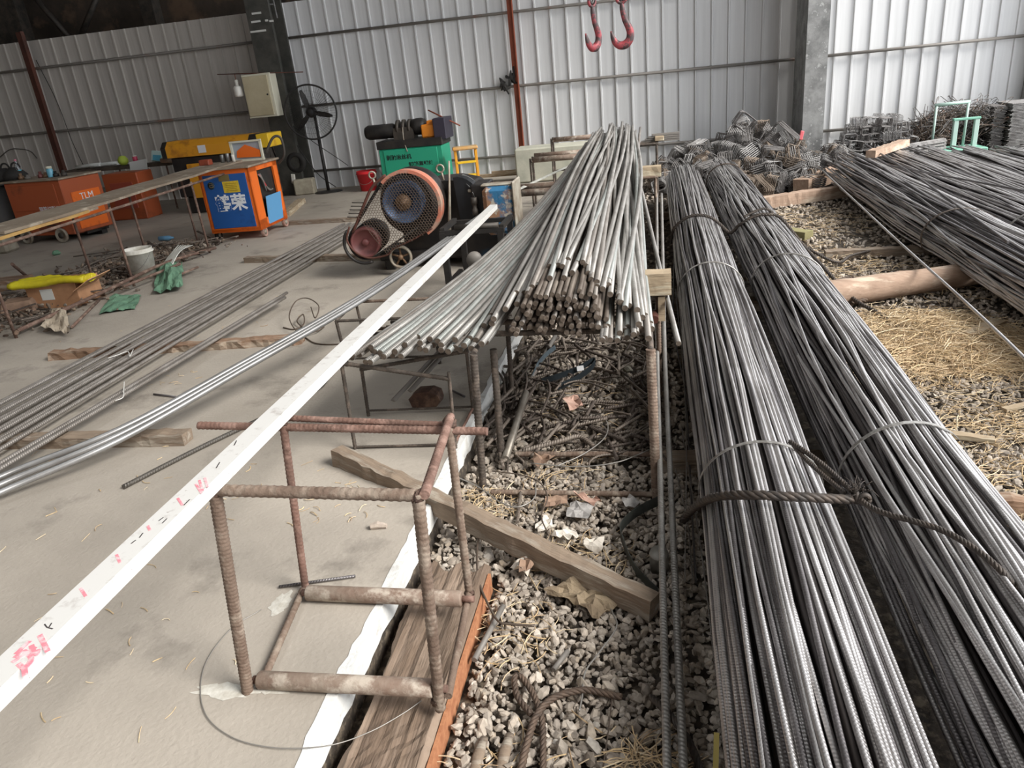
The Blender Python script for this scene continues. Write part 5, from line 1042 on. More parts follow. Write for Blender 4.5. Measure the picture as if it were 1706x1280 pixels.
for i, (px, py, z, sz, m_, lb) in enumerate([(20, 490, .0, (.5, .3, .16), M_wood, 'brown timber scrap under the table at the left edge'), (38, 520, .0, (.3, .3, .12), M_card, 'crushed brown carton at the left foot of the table'), (95, 425, .0, (.10, .08, .06), M_gc, 'small green lump in the scrap under the table')]):
    mb = MB(); mb.box(G(px, py, z)+[0, 0, sz[2]/2], sz, rz(.3*i+.2), bev=.02, taper=.85); tag(mb.build('scrap_lump', m_), lb, 'scrap')
lathe_thing('drink_bottle', 'small clear bottle with blue cap lying in the scrap under the table', 'bottle', tuple(G(278, 402, 0)+[0, 0, .04]), [(0, -.10), (.03, -.10), (.032, .05), (.013, .09), (.013, .11), (0, .11)], mat('bluecap', (110, 160, 196), .3), 12, ry(PI/2))

# ---------------- electrical cabinet, lamp and pedestal fan by the dark column
t = thing('electrical_cabinet', 'cream metal electrical cabinet mounted on the dark column', 'cabinet', (-6.27, 12.18, 1.30))
mb = MB(); mb.box((0, 0, .33), (.50, .22, .66), bev=.006); mb.build('case', M_creamd, t); mb = MB(); mb.box((-.01, -.125, .33), (.43, .025, .60), rz(-.0), bev=.005); o = mb.build('door', M_cream, t)
mb = MB(); mb.lathe([(0, 0), (.014, 0), (.014, .012), (0, .012)], (.165, -.138, .34), 12, FACE); mb.build('lock', M_blk, o)
mb = MB(); mb.tube([AY(362, 124, 12.1), AY(505, 120, 12.1)], .009, 6); rodo = tag(mb.build('hanging_rod', M_rustd), 'thin rod fixed across the top of the cream cabinet, carrying the lamp', 'rod')
p = AY(391, 124, 12.1); t = thing('lamp', 'white bulb lamp hanging from the thin rod left of the cream cabinet', 'lamp', (p[0], 12.1, p[2]))
mb = MB(); mb.tube([(0, 0, 0), (.0, 0, -.09)], .005, 6); mb.build('cord', M_rustp, t); mb = MB(); mb.lathe([(0, -.08), (.02, -.08), (.028, -.10), (.024, -.15), (.03, -.17), (0, -.171)], (0, 0, 0), 16); mb.build('socket', M_wpl, t)
mb = MB(); mb.lathe([(0, -.17), (.05, -.175), (.068, -.20), (.070, -.31), (.062, -.335), (0, -.34)], (0, 0, 0), 20); mb.build('bulb', mat('bulb_white', (232, 230, 222), .35), t)
fc = AY(518, 187, 12.25); t = thing('pedestal_fan', 'large black industrial pedestal fan standing by the fence right of the cabinet', 'fan', (fc[0], 12.25, 0)); fz = fc[2]
yaw = .22; Rf = rz(yaw)
mb = MB(); mb.tube([(0, .12, fz-.02), (0, .12, .02)], .022, 10); mb.tube([(0, .12, .9), (0, .12, 0.03)], .028, 10); mb.build('pole', M_blk, t)
mb = MB(); mb.lathe([(0, .03), (.08, .028), (.22, .012), (.24, 0), (0, 0)], (0, .12, 0), 24); mb.build('base', M_blk, t)
def fr(p): return tuple(Rf@np.array(p)+np.array([0, 0, fz]))
mb = MB(); mb.lathe([(0, -.12), (.07, -.12), (.085, -.05), (.085, .08), (.05, .12), (0, .12)], fr((0, .06, 0)), 20, Rf@FACE); mb.build('motor', M_blk, t)
mb = MB(); mb.tube([fr(q) for q in circle((0, -.02, 0), .42, 48)], .015, 6, cap=False); mb.build('guard_ring', M_blk, t)
mb = MB()
for k in range(60):
    a = 2*PI*k/60; mb.tube([fr((.06*math.cos(a), -.10, .06*math.sin(a))), fr((.25*math.cos(a+.06), -.10, .25*math.sin(a+.06))), fr((.42*math.cos(a+.1), -.02, .42*math.sin(a+.1)))], .0022, 4)
for r_ in (.14, .24, .33): mb.tube([fr(q) for q in circle((0, -.10+.0*(r_), 0), r_, 40)], .0016, 4, cap=False)
mb.build('front_guard', M_blk, t)
for k in range(3):
    a = 2*PI*k/3+1.85; mb = MB(); e = np.array([math.cos(a), 0, math.sin(a)]); s_ = np.array([-math.sin(a), 0, math.cos(a)]); P_ = []
    for (rr, w_, tw) in ((.06, .03, 0), (.16, .042, .02), (.27, .040, .025), (.36, .018, .015)): P_ += [e*rr+s_*w_+[0, -.045-tw, 0], e*rr-s_*w_+[0, -.045+tw, 0]]
    V = [fr(q) for q in P_]+[fr(q+np.array([0, .006, 0])) for q in P_]; Fc = [(0, 1, 3, 2), (2, 3, 5, 4), (4, 5, 7, 6), (8, 10, 11, 9), (10, 12, 13, 11), (12, 14, 15, 13), (0, 2, 10, 8), (2, 4, 12, 10), (4, 6, 14, 12), (1, 9, 11, 3), (3, 11, 13, 5), (5, 13, 15, 7), (6, 7, 15, 14), (0, 8, 9, 1)]
    mb.add(V, Fc); mb.build('blade', M_blk, t)
# cables hanging below the cabinet
for i, (pts, r_, lb) in enumerate([([(462, 195), (468, 230), (482, 265), (488, 292)], .008, 'white grey cable dropping from the cabinet to the socket block'), ([(455, 195), (452, 240), (470, 280), (500, 312)], .012, 'black cable hanging under the cabinet, left one'), ([(470, 200), (500, 250), (530, 290), (560, 312)], .007, 'thin cable slanting from the cabinet behind the fan'), ([(476, 200), (520, 235), (560, 262), (580, 276)], .006, 'thin cable stretched from the cabinet towards the red bucket'), ([(60, 100), (95, 170), (120, 235), (142, 282)], .006, 'thin wire hanging from the brown post towards the bench'), ([(0, 262), (15, 250), (30, 248), (50, 252), (62, 264)], .007, 'thin hose arching against the fence at the far left')]):
    mb = MB(); mb.tube(spline([AY(x, y, 12.35 if i < 4 else 12.915) for x, y in pts], 7), r_, 6); tag(mb.build('cable', M_blk if i else M_edgew), lb, 'cable')
p = AY(489, 298, 12.3); mb = MB(); mb.box(p, (.07, .05, .16), ry(.1), bev=.01); tag(mb.build('socket_block', M_wpl), 'white socket block hanging low beside the pedestal fan', 'socket')
mb = MB(); mb.lathe([(.10, 0), (.14, .02), (.17, .06), (.17, .10), (.10, .12), (.08, .06), (.10, 0)], AY(497, 270, 12.4), 20, FACE); tag(mb.build('cable_roll', M_rubber), 'black roll of cable leaning at the foot of the dark column', 'cable roll')
mb = MB(); mb.box((-5.9, 12.3, .13), (.34, .22, .26), rz(.2), bev=.02); tag(mb.build('white_sack', mat('off_white_sack', (176, 168, 148), .9, rgb2=(140, 132, 116), scale=5)), 'off white sack on the floor beside the dark column', 'sack')
# gloves hung on the rail of the fence
for i, (px, py, lb) in enumerate([(852, 131, 'dark rag tied round the middle rail at the orange post, right tuft'), (838, 138, 'dark rag tied round the middle rail at the orange post, left tuft')]):
    p = AY(px, py+3, 12.84); mb = MB(); rs_ = np.random.RandomState(i)
    for k in range(9): mb.tube([p, p+[rs_.normal(0, .03), -.02, rs_.normal(.03, .05)], p+[rs_.normal(0, .06), -.03, rs_.normal(.05-.06*i, .07)]], [.03, .028, .012], 6)
    tag(mb.build('dark_rag', M_rubber), lb, 'rag')

# ---------------- green machine by the fence
t = thing('thread_rolling_machine', 'green machine with black motor on top standing before the fence left of the orange post', 'machine', (-3.86, 12.3, 0))
mb = MB(); mb.box((0, 0, .34), (1.06, .52, .60), bev=.01); mb.build('cabinet', M_green, t); mb = MB(); mb.box((-.0, -.268, .42), (.90, .016, .40), bev=.006); gp = mb.build('front_panel', M_green, t)
text_part('剥肋滚丝机', .085, M_txtk, gp, (-.20, -.277, .50), (PI/2, 0, 0), bold=.002); text_part('钢筋直螺纹', .07, M_txtk, gp, (.16, -.277, .38), (PI/2, 0, 0), bold=.002, sx=1.2)
mb = MB(); mb.box((0, 0, .70), (1.10, .56, .12), bev=.008); mb.build('bed', M_blk, t); mb = MB(); mb.box((0, .0, .03), (1.0, .45, .06)); mb.build('plinth', M_blk, t)
mb = MB(); mb.lathe([(0, -.28), (.09, -.27), (.115, -.22), (.115, .20), (.09, .26), (0, .27)], (-.52, 0, .90), 20, ry(PI/2)); mb.build('motor', M_blk, t)
mb = MB(); 
for k in range(3): mb.lathe([(.0, -.02), (.13, -.02), (.13, .02), (0, .02)], (-.22+.10*k, 0, .93), 18, ry(PI/2))
mb.box((-.12, 0, .84), (.34, .24, .2)); mb.build('gear_housing', M_steeld, t)
mb = MB(); mb.lathe([(0, -.12), (.12, -.12), (.13, -.04), (.13, .04), (.10, .10), (0, .10)], (.14, 0, .93), 20, ry(PI/2)); mb.build('gear_drum', M_blk, t)
mb = MB(); mb.box((.32, -.02, .86), (.24, .34, .20), bev=.02); mb.box((.36, -.02, .98), (.15, .2, .06), bev=.01); mb.build('orange_housing', paint('machine_orange', (232, 140, 40), (190, 104, 40)), t)
mb = MB(); mb.box((.52, 0, .88), (.20, .48, .32), bev=.01); mb.build('control_box', mat('navy_box', (52, 48, 62), .5), t)
mb = MB(); mb.tube([(.28, .1, 1.16), (.78, .1, .88)], .012, 6); mb.build('lever', M_rustp, t)
mb = MB(); mb.tube(spline([(-.10, -.18, .95), (-.08, -.26, .75), (-.04, -.285, .58)], 6), .008, 6); mb.build('hose', M_edgew, t)
bucketm('bucket', 'red plastic bucket on the floor left of the green machine', (-4.72, 12.2, 0), .13, .165, .32, M_red)
t = thing('step_stool', 'yellow and orange step frame standing right of the green machine', 'stool', (-2.92, 11.9, 0), .25)
for x in (-.16, .16): mb = MB(); mb.box((x, -.02, .28), (.045, .05, .56), rx(-.08), bev=.008); mb.build('leg', M_yel, t); mb = MB(); mb.box((x, .22, .26), (.045, .05, .54), rx(.25), bev=.008); mb.build('leg', M_yel, t)
for z in (.16, .36): mb = MB(); mb.box((0, -.02, z), (.30, .05, .035), bev=.005); mb.build('rung', M_yel2, t)
mb = MB(); mb.box((0, .06, .57), (.40, .26, .05), bev=.015); mb.build('top_step', mat('beige_plastic', (206, 186, 146), .6, rgb2=(220, 150, 50), scale=3), t)
# ---------------- bar cutter with the big flywheel
FW = AY(672, 337, 6.35); GC = AY(679, 343, 6.26); PU = AY(610, 403, 6.35); WH = AY(668, 428, 6.35)
t = thing('bar_cutter', 'big black bar cutting machine with blue flywheel behind wire mesh and a chipped blue head', 'machine', (-2.0, 6.7, 0))
def mbw(fn, name, m, par=None, world=True):
    mb = MB(); fn(mb); return mb.build(name, m, par or t, world)
ax = rz(.12)@FACE
fly = mbw(lambda b: b.lathe([(.05, -.03), (.08, -.03), (.09, .0), (.15, .0), (.16, .03), (.18, .03), (.186, .0), (.186, -.06), (.16, -.06), (.05, -.06)], FW, 36, ax), 'flywheel', M_fly)
mbw(lambda b: b.lathe([(0, .05), (.025, .05), (.03, .03), (.065, .03), (.07, -.02), (0, -.02)], FW, 24, ax), 'hub', M_tan, fly)
mbw(lambda b: b.lathe([(.0, -.30), (.28, -.30), (.29, -.26), (.29, -.10), (.27, -.07), (0, -.07)], (GC[0], 6.35, GC[2]), 36, ax), 'flywheel_housing', M_oily)
def band(c, r, a0, a1, wd, y0_, mat_, name, thick=.006):
    n = 28; V = []
    for i in range(n+1):
        a = a0+(a1-a0)*i/n; e = np.array([math.cos(a), 0, math.sin(a)]); 
        for (dr, dy) in ((0, 0), (thick, 0), (thick, wd), (0, wd)): V.append(np.array(c)+e*(r+dr)+[0, y0_+dy, 0])
    mb = MB(); mb.add(V, [(4*i+e, 4*i+(e+1) % 4, 4*i+4+(e+1) % 4, 4*i+4+e) for i in range(n) for e in range(4)]+[(0, 1, 2, 3), (4*n+3, 4*n+2, 4*n+1, 4*n)]); return mb.build(name, mat_, t, True)
band(GC, .272, -1.05, 2.35, .10, .0, M_pinkband, 'guard_band', .028)
# wire mesh in front of the flywheel, round like the guard and drawn down to the pulleys
mb = MB(); st = .026; cen = np.array(GC)+[0, -.02, 0]
def inside(x, z):
    if x*x+z*z < .275**2: return True
    dx_, dz_ = PU[0]-GC[0], PU[2]-GC[2]; L_ = math.hypot(dx_, dz_); u = (x*dx_+z*dz_)/L_; v = abs(-x*dz_+z*dx_)/L_
    return 0 < u < L_*.78 and v < .275-.10*u/L_
for j in range(-24, 15):
    for i in range(-18, 16):
        x = (i+(j % 2)*.5)*st; z = j*st*.80
        if not inside(x, z): continue
        for (p, q) in (((x, z), (x+.5*st, z+.30*st)), ((x, z), (x-.5*st, z+.30*st)), ((x, z), (x, z-.5*st))):
            w0 = .010*math.sin(21*x)*math.sin(17*z)
            mb.tube([cen+[p[0], w0, p[1]], cen+[q[0], w0, q[1]]], *[.0024], 3, cap=False)
mb.build('wire_guard', mat('guard_wire', (112, 96, 84), .5, .4), t, True)
pul = mbw(lambda b: b.lathe([(.02, .02), (.105, .02), (.115, .05), (.135, .05), (.135, -.06), (.02, -.06)], PU, 30, ax), 'motor_pulley', M_maroon)
mbw(lambda b: b.lathe([(0, .05), (.03, .05), (.036, .01), (0, .01)], PU, 18, ax), 'hub', M_maroon, pul)
mbw(lambda b: b.lathe([(0, -.42), (.13, -.42), (.145, -.36), (.145, -.12), (.12, -.08), (0, -.08)], PU, 24, ax), 'motor', M_oily)
# belt round flywheel rim and pulley
def tangents(c1, r1, c2, r2, n=18):
    d = np.array([c2[0]-c1[0], c2[2]-c1[2]]); L_ = np.linalg.norm(d); b0 = math.atan2(d[1], d[0]); al = math.acos((r1-r2)/L_); pts = []
    for a in np.linspace(b0+al, b0+2*PI-al, 40): pts.append((c1[0]+r1*math.cos(a), c1[2]+r1*math.sin(a)))
    for a in np.linspace(b0-al, b0+al, n): pts.append((c2[0]+r2*math.cos(a), c2[2]+r2*math.sin(a)))
    return pts+[pts[0]]
loop = tangents(FW, .245, PU, .150)
for k in range(2): mb = MB(); mb.tube([(x, FW[1]-.03+.035*k, z) for x, z in loop], .010, 6); mb.build('belt', M_rubber, t, True)
loop2 = tangents(GC, .285, PU, .175)[40:58]
mb = MB(); mb.tube([(loop2[0][0]*.55+FW[0]*.45-.02, FW[1]-.085, loop2[0][1]*.55+(FW[2]+.3)*.45)]*0+[(x, FW[1]-.085, z) for x, z in loop2], .014, 6); mb.build('guard_frame', M_blk, t, True)
mb = MB(); mb.tube(spline([AY(588, 388, 6.26), AY(605, 345, 6.26), AY(620, 312, 6.26), AY(642, 292, 6.26)], 6), .013, 6); mb.build('guard_rod', M_rustd, t, True)
mb = MB(); mb.tube(spline([AY(720, 380, 6.26), AY(690, 398, 6.26), AY(655, 415, 6.26), AY(645, 425, 6.26), AY(615, 430, 6.26), AY(592, 420, 6.26), AY(578, 400, 6.26), AY(582, 378, 6.26)], 6), .009, 6); mb.build('guard_rod', M_rustd, t, True)
wheel_o = mbw(lambda b: b.lathe([(.085, -.02), (.10, -.02), (.105, 0), (.10, .03), (.085, .03), (.085, -.02)], WH, 28, ax), 'wheel', M_edgew)
for k in range(5):
    a = 2*PI*k/5+.3; mbw(lambda b: b.tube([WH, np.array(WH)+Vector((math.cos(a)*.09, 0, math.sin(a)*.09))], .009, 6), 'spoke', M_tan, wheel_o)
mbw(lambda b: b.lathe([(0, .035), (.022, .035), (.024, -.02), (0, -.02)], WH, 14, ax), 'hub', M_tan, wheel_o)
# main casting
def casting(b):
    c0 = np.array([FW[0]+.36, 6.85, FW[2]-.22]); prof = [(-.50, -.36), (.28, -.36), (.36, -.25), (.36, .02), (.30, .20), (.18, .30), (.02, .34), (-.20, .34), (-.40, .28), (-.50, .1)]; b.prism(prof, .46, c0)
mbw(casting, 'casting', M_oily)
def hood(b):
    c0 = np.array([FW[0]+.36, 6.62, FW[2]-.20]); 
    for a0 in (0,): 
        prof = [(.10+.24*math.cos(a), .0+.36*math.sin(a)) for a in np.linspace(-.2, 1.7, 12)]+[(.10, -.1)]; b.prism(prof, .12, c0+[0, -.06, 0])
mbw(hood, 'gear_cover', mat('dark_blue_cast', (30, 34, 38), .5, .2, rgb2=(24, 24, 26), scale=4, rgb3=(44, 92, 128), s3=4, mix3=(.58, .64)))
sh = [AY(780, 300, 6.5), AY(792, 312, 6.5), AY(800, 330, 6.5)]
mb = MB(); V = []
for p in spline([AY(762, 296, 6.6), AY(778, 304, 6.55), AY(789, 318, 6.5), AY(795, 336, 6.5)], 4): V += [p+[0, -.05, 0], p+[0, .22, 0], p+[.004, .22, -.006], p+[.004, -.05, -.006]]
n_ = len(V)//4; mb.add(V, [(4*i+e, 4*i+(e+1) % 4, 4*i+4+(e+1) % 4, 4*i+4+e) for i in range(n_-1) for e in range(4)]); mb.build('tin_cover', M_silver, t, True)
hc = AY(836, 350, 6.40)
mbw(lambda b: b.box((hc[0]-.01, 6.50, hc[2]+.0), (.29, .30, .42), ry(.0), bev=.04), 'cutter_head', M_chip)
mbw(lambda b: b.box((hc[0]+.125, 6.50, hc[2]+.02), (.022, .34, .44), bev=.010), 'head_edge', M_edgew)
mbw(lambda b: b.box((hc[0]-.02, 6.44, hc[2]+.215), (.29, .12, .018), bev=.008), 'head_edge', M_edgew)
mbw(lambda b: b.box((hc[0]-.20, 6.62, hc[2]+.04), (.14, .34, .36), bev=.01), 'jaw_block', M_oily)
mbw(lambda b: b.box((hc[0]-.24, 6.55, hc[2]+.17), (.12, .16, .025), bev=.006), 'jaw_plate', M_edgew)
mbw(lambda b: b.lathe([(0, 0), (.028, 0), (.028, .05), (.02, .055), (.02, .09), (.028, .095), (.028, .15), (0, .15)], (hc[0]-.24, 6.42, hc[2]-.03), 14), 'coupling', M_steeld)
mbw(lambda b: b.box((hc[0]-.06, 6.72, .17), (.75, .45, .30), bev=.02), 'base_block', M_oily)
mb = MB(); mb.tube([AY(749, 392, 6.3), AY(749, 330, 6.3), AY(748, 268, 6.3)], [.016, .010, .008], 8); mb.build('clutch_lever', M_edgew, t, True)
p = AY(733, 281, 6.5); mb = MB(); mb.tube(circle(p, .032, 18), .009, 7, cap=False); mb.tube([p+[.01, 0, -.03], p+[.02, 0, -.10]], .010, 6); mb.build('lifting_eye', M_edgew, t, True)
p = AY(620, 292, 6.5); mb = MB(); mb.tube(circle(p, .030, 18), .008, 7, cap=False); mb.tube([p+[.005, 0, -.03], p+[.015, 0, -.09]], .010, 6); mb.build('lifting_eye', M_edgew, t, True)
for k in range(5): a = AY(608-2*k, 338+6*k, 6.28); mb = MB(); mb.tube([a, a+[-.11, -.02, .012]], .005, 5); mb.build('bristle', M_steeld, t, True)
for (x, y) in ((-2.45, 6.6), (-2.45, 7.0), (-1.2, 6.6), (-1.2, 7.0)):
    mb = MB(); mb.box((x, y, .05), (.10, .10, .10), bev=.01); mb.build('foot', M_blk, t, True)
mb = MB(); mb.box((-1.85, 6.8, .12), (1.4, .46, .08), bev=.01); mb.build('skid', M_blk, t, True)
# dark roller stand in front of the cutter, under the white channel
t = thing('feed_stand', 'black oily roller stand in front of the cutter beneath the white channel', 'stand', (-1.45, 5.6, 0))
for (x, y) in ((-1.60, 5.5), (-1.15, 5.5), (-1.55, 5.9), (-1.15, 5.9)): mb = MB(); mb.box((x, y, .26), (.045, .045, .52)); mb.build('leg', M_blk, t, True)
for z in (.12, .54): mb = MB(); mb.box((-1.37, 5.5, z-.02), (.50, .035, .035)); mb.box((-1.37, 5.9, z-.02), (.50, .035, .035)); mb.box((-1.6, 5.7, z), (.035, .4, .035)); mb.box((-1.14, 5.7, z), (.035, .4, .035)); mb.build('frame', M_blk, t, True)
mb = MB(); mb.tube([(-1.50, 5.5, .555), (-1.16, 5.5, .555)], .022, 12); mb.build('roller', M_steeld, t, True)
mb = MB(); mb.lathe([(0, -.03), (.055, -.03), (.06, 0), (.055, .03), (0, .03)], AY(790, 432, 5.45), 18, ry(.6)@FACE); mb.build('hand_wheel', M_pipe, t, True)
for i in range(16):
    k = rs_.randint(7); o = protos[k][0].copy(); C.objects.link(o); o.location = (rs_.uniform(-1.75, -1.1), rs_.uniform(4.7, 5.5), rs_.uniform(.01, .06)); o.rotation_euler = (0, 0, rs_.uniform(0, PI)); tag(o, 'dark offcut in the small scrap heap on the slab before the cutter', 'steel offcut', 'offcuts on the slab before the cutter')
for i in range(8):
    mb = MB(); y = 4.55+.045*i; z = .02+.02*(i % 3); rb_ = [(-1.95+.02*i, y, z), (-1.1, y+.03, z)]; mb.tube(rb_, .012, 8, smooth=True); tag(mb.build('steel_bar', M_rdk if i % 2 else M_rb), 'short ribbed bar in the low stack on the slab before the cutter', 'steel bar', 'low stack of short bars before the cutter')

# ---------------- crane hooks on wire slings
M_hookr = mat('worn_red_hook', (150, 62, 68), .5, .2, rgb2=(70, 54, 54), scale=26, mix=(.46, .54)); M_chain = mat('sling_steel', (86, 84, 82), .4, .6)
def hook(lb, px, py, Y, yaw, s=1.):
    p = AY(px, py, Y); t = thing('crane_hook', lb, 'hook', p, yaw); cl = [(0, .155, .006), (.002, .135, .009), (.006, .115, .010), (.012, .095, .011), (.022, .075, .0125), (.028, .055, .0135), (.024, .033, .0145), (.008, .018, .0155), (-.012, .018, .014), (-.027, .030, .0115), (-.035, .048, .008), (-.040, .066, .003)]
    P_ = spline([(x*s, 0, z*s) for x, z, r in cl], 4); rr = np.interp(np.linspace(0, len(cl)-1, len(P_)), range(len(cl)), [r*s for _, _, r in cl]); mb = MB(); mb.tube(P_, rr*.8, 10, flat=1.25); mb.build('hook', M_hookr, t)
    mb = MB(); mb.tube(circle((0, 0, .168*s), .016*s, 18), .0055*s, 8, cap=False); mb.build('eye', M_hookr, t)
    mb = MB(); top = .30*s; mb.tube(spline([(0, 0, .160*s), (.016*s, .0, .185*s), (.020*s, 0, .21*s), (.008*s, 0, .26*s), (0, 0, top), (-.008*s, 0, .26*s), (-.018*s, 0, .21*s), (-.014*s, 0, .18*s), (0, 0, .160*s)], 5), .0045*s, 7); mb.build('sling_link', M_chain, t)
    mb = MB(); mb.tube([(0, 0, top-.005), (0, 0, 5.2)], .007*s, 7); mb.build('sling_rope', M_chain, t); return t
hook('red crane hook hanging from above, left one of the pair', 990, 88, 3.0, .9); hook('red crane hook hanging from above, right one of the pair', 1038, 84, 2.95, .1)

# ---------------- stirrup piles along the fence
M_st = mat('stirrup_steel', (158, 156, 154), .65, .1, rgb2=(110, 106, 104), scale=12); M_st2 = mat('stirrup_steel_dark', (120, 116, 114), .65, .1, rgb2=(84, 80, 77), scale=10); M_st3 = mat('stirrup_steel_warm', (142, 128, 114), .7, .1, rgb2=(104, 90, 78), scale=8)
def stirrups(w_, h_, n, gap, r_, m, seed):
    rs_ = np.random.RandomState(seed); mb = MB(); c = .018
    for k in range(n):
        dx_, dz_, a = rs_.uniform(-.006, .006), rs_.uniform(-.006, .006), rs_.uniform(-.05, .05); P_ = [(-w_/2+c, -h_/2), (w_/2-c, -h_/2), (w_/2, -h_/2+c), (w_/2, h_/2-c), (w_/2-c, h_/2), (-w_/2+c, h_/2), (-w_/2, h_/2-c), (-w_/2, -h_/2+c), (-w_/2+c, -h_/2), (0, -h_/2+.006)]
        ca, sa = math.cos(a), math.sin(a); mb.tube([(x*ca-z*sa+dx_, (k-(n-1)/2)*gap, x*sa+z*ca+dz_) for x, z in P_], r_, 5, cap=False, smooth=False)
    return mb.build('stirrup_bundle', m, None, origin=(0, 0, 0))
sp_ = [stirrups(.24, .18, 8, .024, .0062, M_st, 1), stirrups(.20, .15, 9, .022, .0062, M_st2, 2), stirrups(.28, .14, 7, .024, .006, M_st3, 3), stirrups(.18, .18, 7, .024, .0065, M_st, 4), stirrups(.30, .22, 6, .025, .007, M_st2, 5)]
first = set()
def put_st(k, loc, rot, lb, grp, s=1.):
    o = sp_[k]
    if k in first: o = o.copy(); C.objects.link(o)
    first.add(k); o.location = Vector([float(a) for a in loc]); o.rotation_euler = rot; o.scale = (s, s, s); tag(o, lb, 'stirrups', grp); return o
rs_ = np.random.RandomState(15)
def mound(x, y):
    h1 = .70*math.exp(-((x-1.28)/.5)**2-((y-11.6)/.8)**2); h2 = .44*math.exp(-((x-.6)/.5)**2-((y-11.4)/.8)**2); h3 = .46*math.exp(-((x-1.75)/.4)**2-((y-11.2)/.8)**2); h4 = .10*math.exp(-((x-1.1)/.9)**2-((y-10.3)/.5)**2); return max(h1, h2, h3, h4)
cnt = 0
while cnt < 250:
    x = rs_.uniform(.0, 2.05); y = rs_.uniform(9.9, 12.5)
    if x < .95 and y < 10.5: continue
    h = mound(x, y)
    if h < .03 and rs_.uniform() > .25: continue
    z = -.08+h*(rs_.uniform(.15, 1.0)**.6)+.02
    put_st(rs_.randint(5), (x, y, z), tuple(rs_.uniform(0, PI, 3)), 'small bundle of grey steel stirrups in the jumbled heap behind the tied bundles', 'stirrup bundles in the jumbled heap', rs_.uniform(.75, 1.1)); cnt += 1
put_st(4, (1.22, 11.25, .66), (.3, .6, .5), 'square stirrup bundle perched on the very top of the jumbled heap', None, .9)
put_st(4, (1.72, 11.2, .42), (.2, .7, -.3), 'large open stirrup bundle near the right top of the heap, its square opening towards us', None, 1.2)
mb = MB(); mb.box((1.98, 11.3, .42), (.05, .03, .12), ry(.2), bev=.008); tag(mb.build('red_tag', mat('pink_red_tag', (226, 110, 116), .6)), 'pinkish red tag sticking up beside the large open stirrup bundle', 'tag')
for row in range(6):       # the neat stack to the right of the grey column
    for j in range(9-row):
        x = 2.52+.15*j+.07*row+rs_.uniform(-.02, .02)-.02; z = -.02+row*.098
        for dy in (0, .25): put_st(rs_.choice([1, 3, 0]), (x, 11.75+dy+rs_.uniform(-.05, .05), z), (rs_.normal(0, .12), rs_.normal(0, .15), rs_.choice([0, PI/2])+rs_.normal(0, .2)), 'stirrup bundle in the neat stack at the foot of the grey column', 'stirrup bundles in the neat stack', .72)
for i in range(46):        # loose fan of hooked stirrups between the two
    x = rs_.uniform(2.1, 2.75); mb = None; put_st(rs_.choice([2, 3]), (x, rs_.uniform(10.9, 11.5), -.02+.22*math.exp(-((x-2.4)/.22)**2)*rs_.uniform(.2, 1)), (rs_.normal(.8, .2), rs_.normal(.5, .2), rs_.normal(.3, .3)), 'warm grey stirrup bundle sloping down between the heap and the neat stack', 'stirrup bundles between heap and stack', .8)
# tangle of hooked ties at the right of the trolley
M_tang = mat('brown_tie_steel', (118, 104, 92), .6, .3, rgb2=(84, 72, 64), scale=6, rgb3=(150, 110, 90), s3=4, mix3=(.6, .66))
tp = []
for s in range(4):
    rs2 = np.random.RandomState(50+s); mb = MB()
    for k in range(16):
        a = rs2.uniform(-.5, .5); c0 = rs2.normal(0, .05, 3); L_ = rs2.uniform(.15, .3); d = np.array([math.cos(a), rs2.normal(0, .3), math.sin(a)]); mb.tube(spline([c0-d*L_, c0, c0+d*L_, c0+d*L_+[.02, 0, .04], c0+d*(L_-.04)+[0, 0, .05]], 3), .0045, 4)
    o = mb.build('tie_bundle', M_tang if s % 2 else M_st2, None, origin=(0, 0, 0)); tp.append(o)
for i in range(52):
    o = tp[i % 4]
    if i >= 4: o = o.copy(); C.objects.link(o)
    x = 3.55+1.15*rs_.uniform()**.9; h = .50*math.sin(min(1, (x-3.3)/.9)*PI/2); o.location = (x, rs_.uniform(11.9, 12.5), -.02+h*rs_.uniform(.1, 1)); o.rotation_euler = (rs_.normal(0, .5), rs_.normal(0, .5), rs_.normal(.2, .8)); tag(o, 'bunch of brown hooked tie bars in the tangle behind the green trolley', 'tie bars', 'tie bar bunches behind the green trolley')
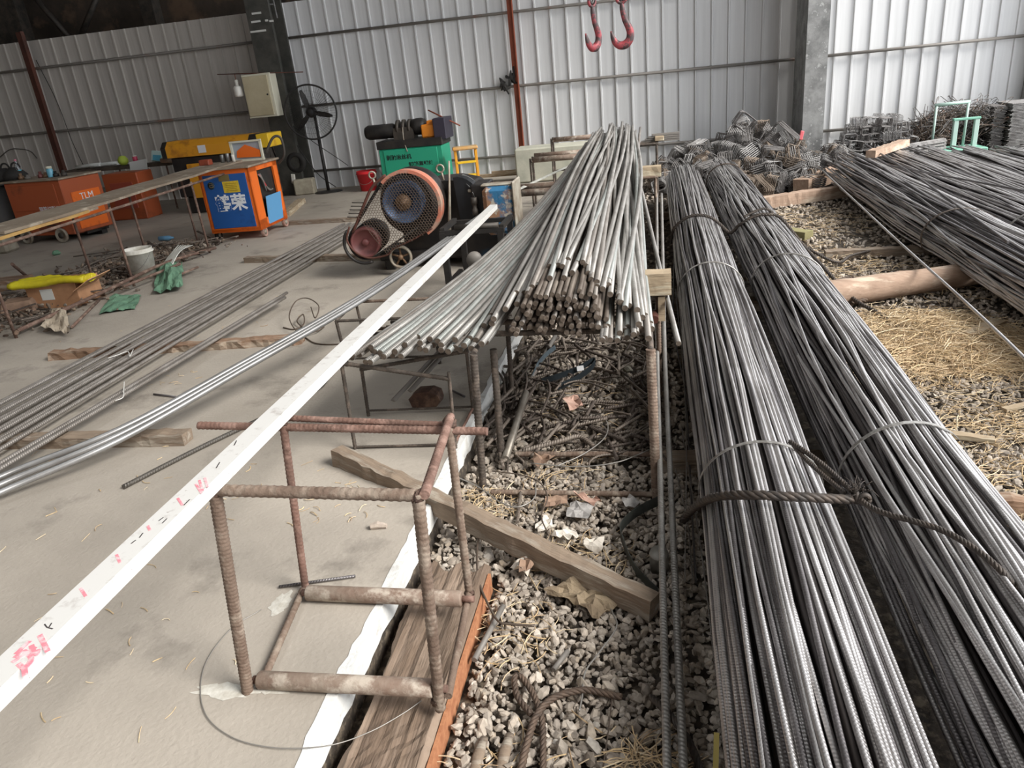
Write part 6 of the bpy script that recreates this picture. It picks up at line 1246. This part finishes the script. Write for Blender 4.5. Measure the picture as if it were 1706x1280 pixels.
for i in range(26):
    mb = MB(); z = -.06+.013*(i % 10)+.0; y = 11.25+.022*(i % 7); mb.tube([(2.95, y, z+.08), (3.85, y+.1, z+.16)], .010, 5); tag(mb.build('bar_length', M_st), 'short pale bar in the flat bunch left of the green trolley', 'steel bar', 'flat bunch of short bars left of the trolley')
# stacked flat mesh at the far right
mb = MB()
for k in range(34): mb.box((5.02+.01*math.sin(k*1.7), 12.05, -.02+.0175*k), (.50+.02*math.sin(k*2.3), .55, .010))
tag(mb.build('stirrup_stack', M_st), 'tall neat grey stack of flat stirrups at the far right against the fence', 'stirrups')
mb = MB()
for k in range(30): mb.box((4.66+.012*math.sin(k*2.1), 12.1, -.02+.019*k), (.16, .45, .012), rz(.05*math.sin(k)))
tag(mb.build('stirrup_stack', M_st2), 'narrow dark stack of stirrups just left of the tall grey stack', 'stirrups')
for i in range(12):
    mb = MB(); mb.tube(spline([(4.5+.05*i, 11.1, .02+.03*(i % 4)), (4.9+.05*i, 11.15, .05+.03*(i % 4)), (5.5, 11.2, .03+.03*(i % 4))], 4), .012, 6); tag(mb.build('bar_length', M_st), 'bent pale bar lying before the tall grey stack at the far right', 'steel bar', 'bent bars before the tall stack')

# ---------------- green platform trolley
t = thing('platform_trolley', 'pale green platform trolley with tall handle standing between bars and fence', 'trolley', (4.02, 11.45, .0), .05)
M_tg = paint('pale_green_paint', (166, 190, 180), (186, 200, 192)); M_tg2 = paint('green_platform', (116, 168, 148), (134, 168, 154))
mb = MB(); mb.box((0, 0, .06), (.62, .42, .05), bev=.01); mb.build('platform', M_tg2, t)
for x in (-.28, .12): mb = MB(); mb.tube([(x, .12, .08), (x+.015, .14, .64)], .018, 8); mb.build('handle_post', M_tg, t)
mb = MB(); mb.tube([(-.29, .14, .64), (.15, .14, .65)], .022, 8); mb.build('handle_bar', M_tg, t)
for x in (-.06, .20): mb = MB(); mb.box((x, -.02, .26), (.06, .05, .38), bev=.006); mb.build('stanchion', M_tg, t)
mb = MB(); mb.box((.07, -.02, .45), (.34, .06, .03), bev=.006); mb.build('cross_bar', M_tg2, t)
for x in (-.24, .24): mb = MB(); mb.lathe([(0, -.02), (.035, -.02), (.035, .02), (0, .02)], (x, -.15, .0), 14, ry(PI/2)); mb.build('caster', M_wpl, t)
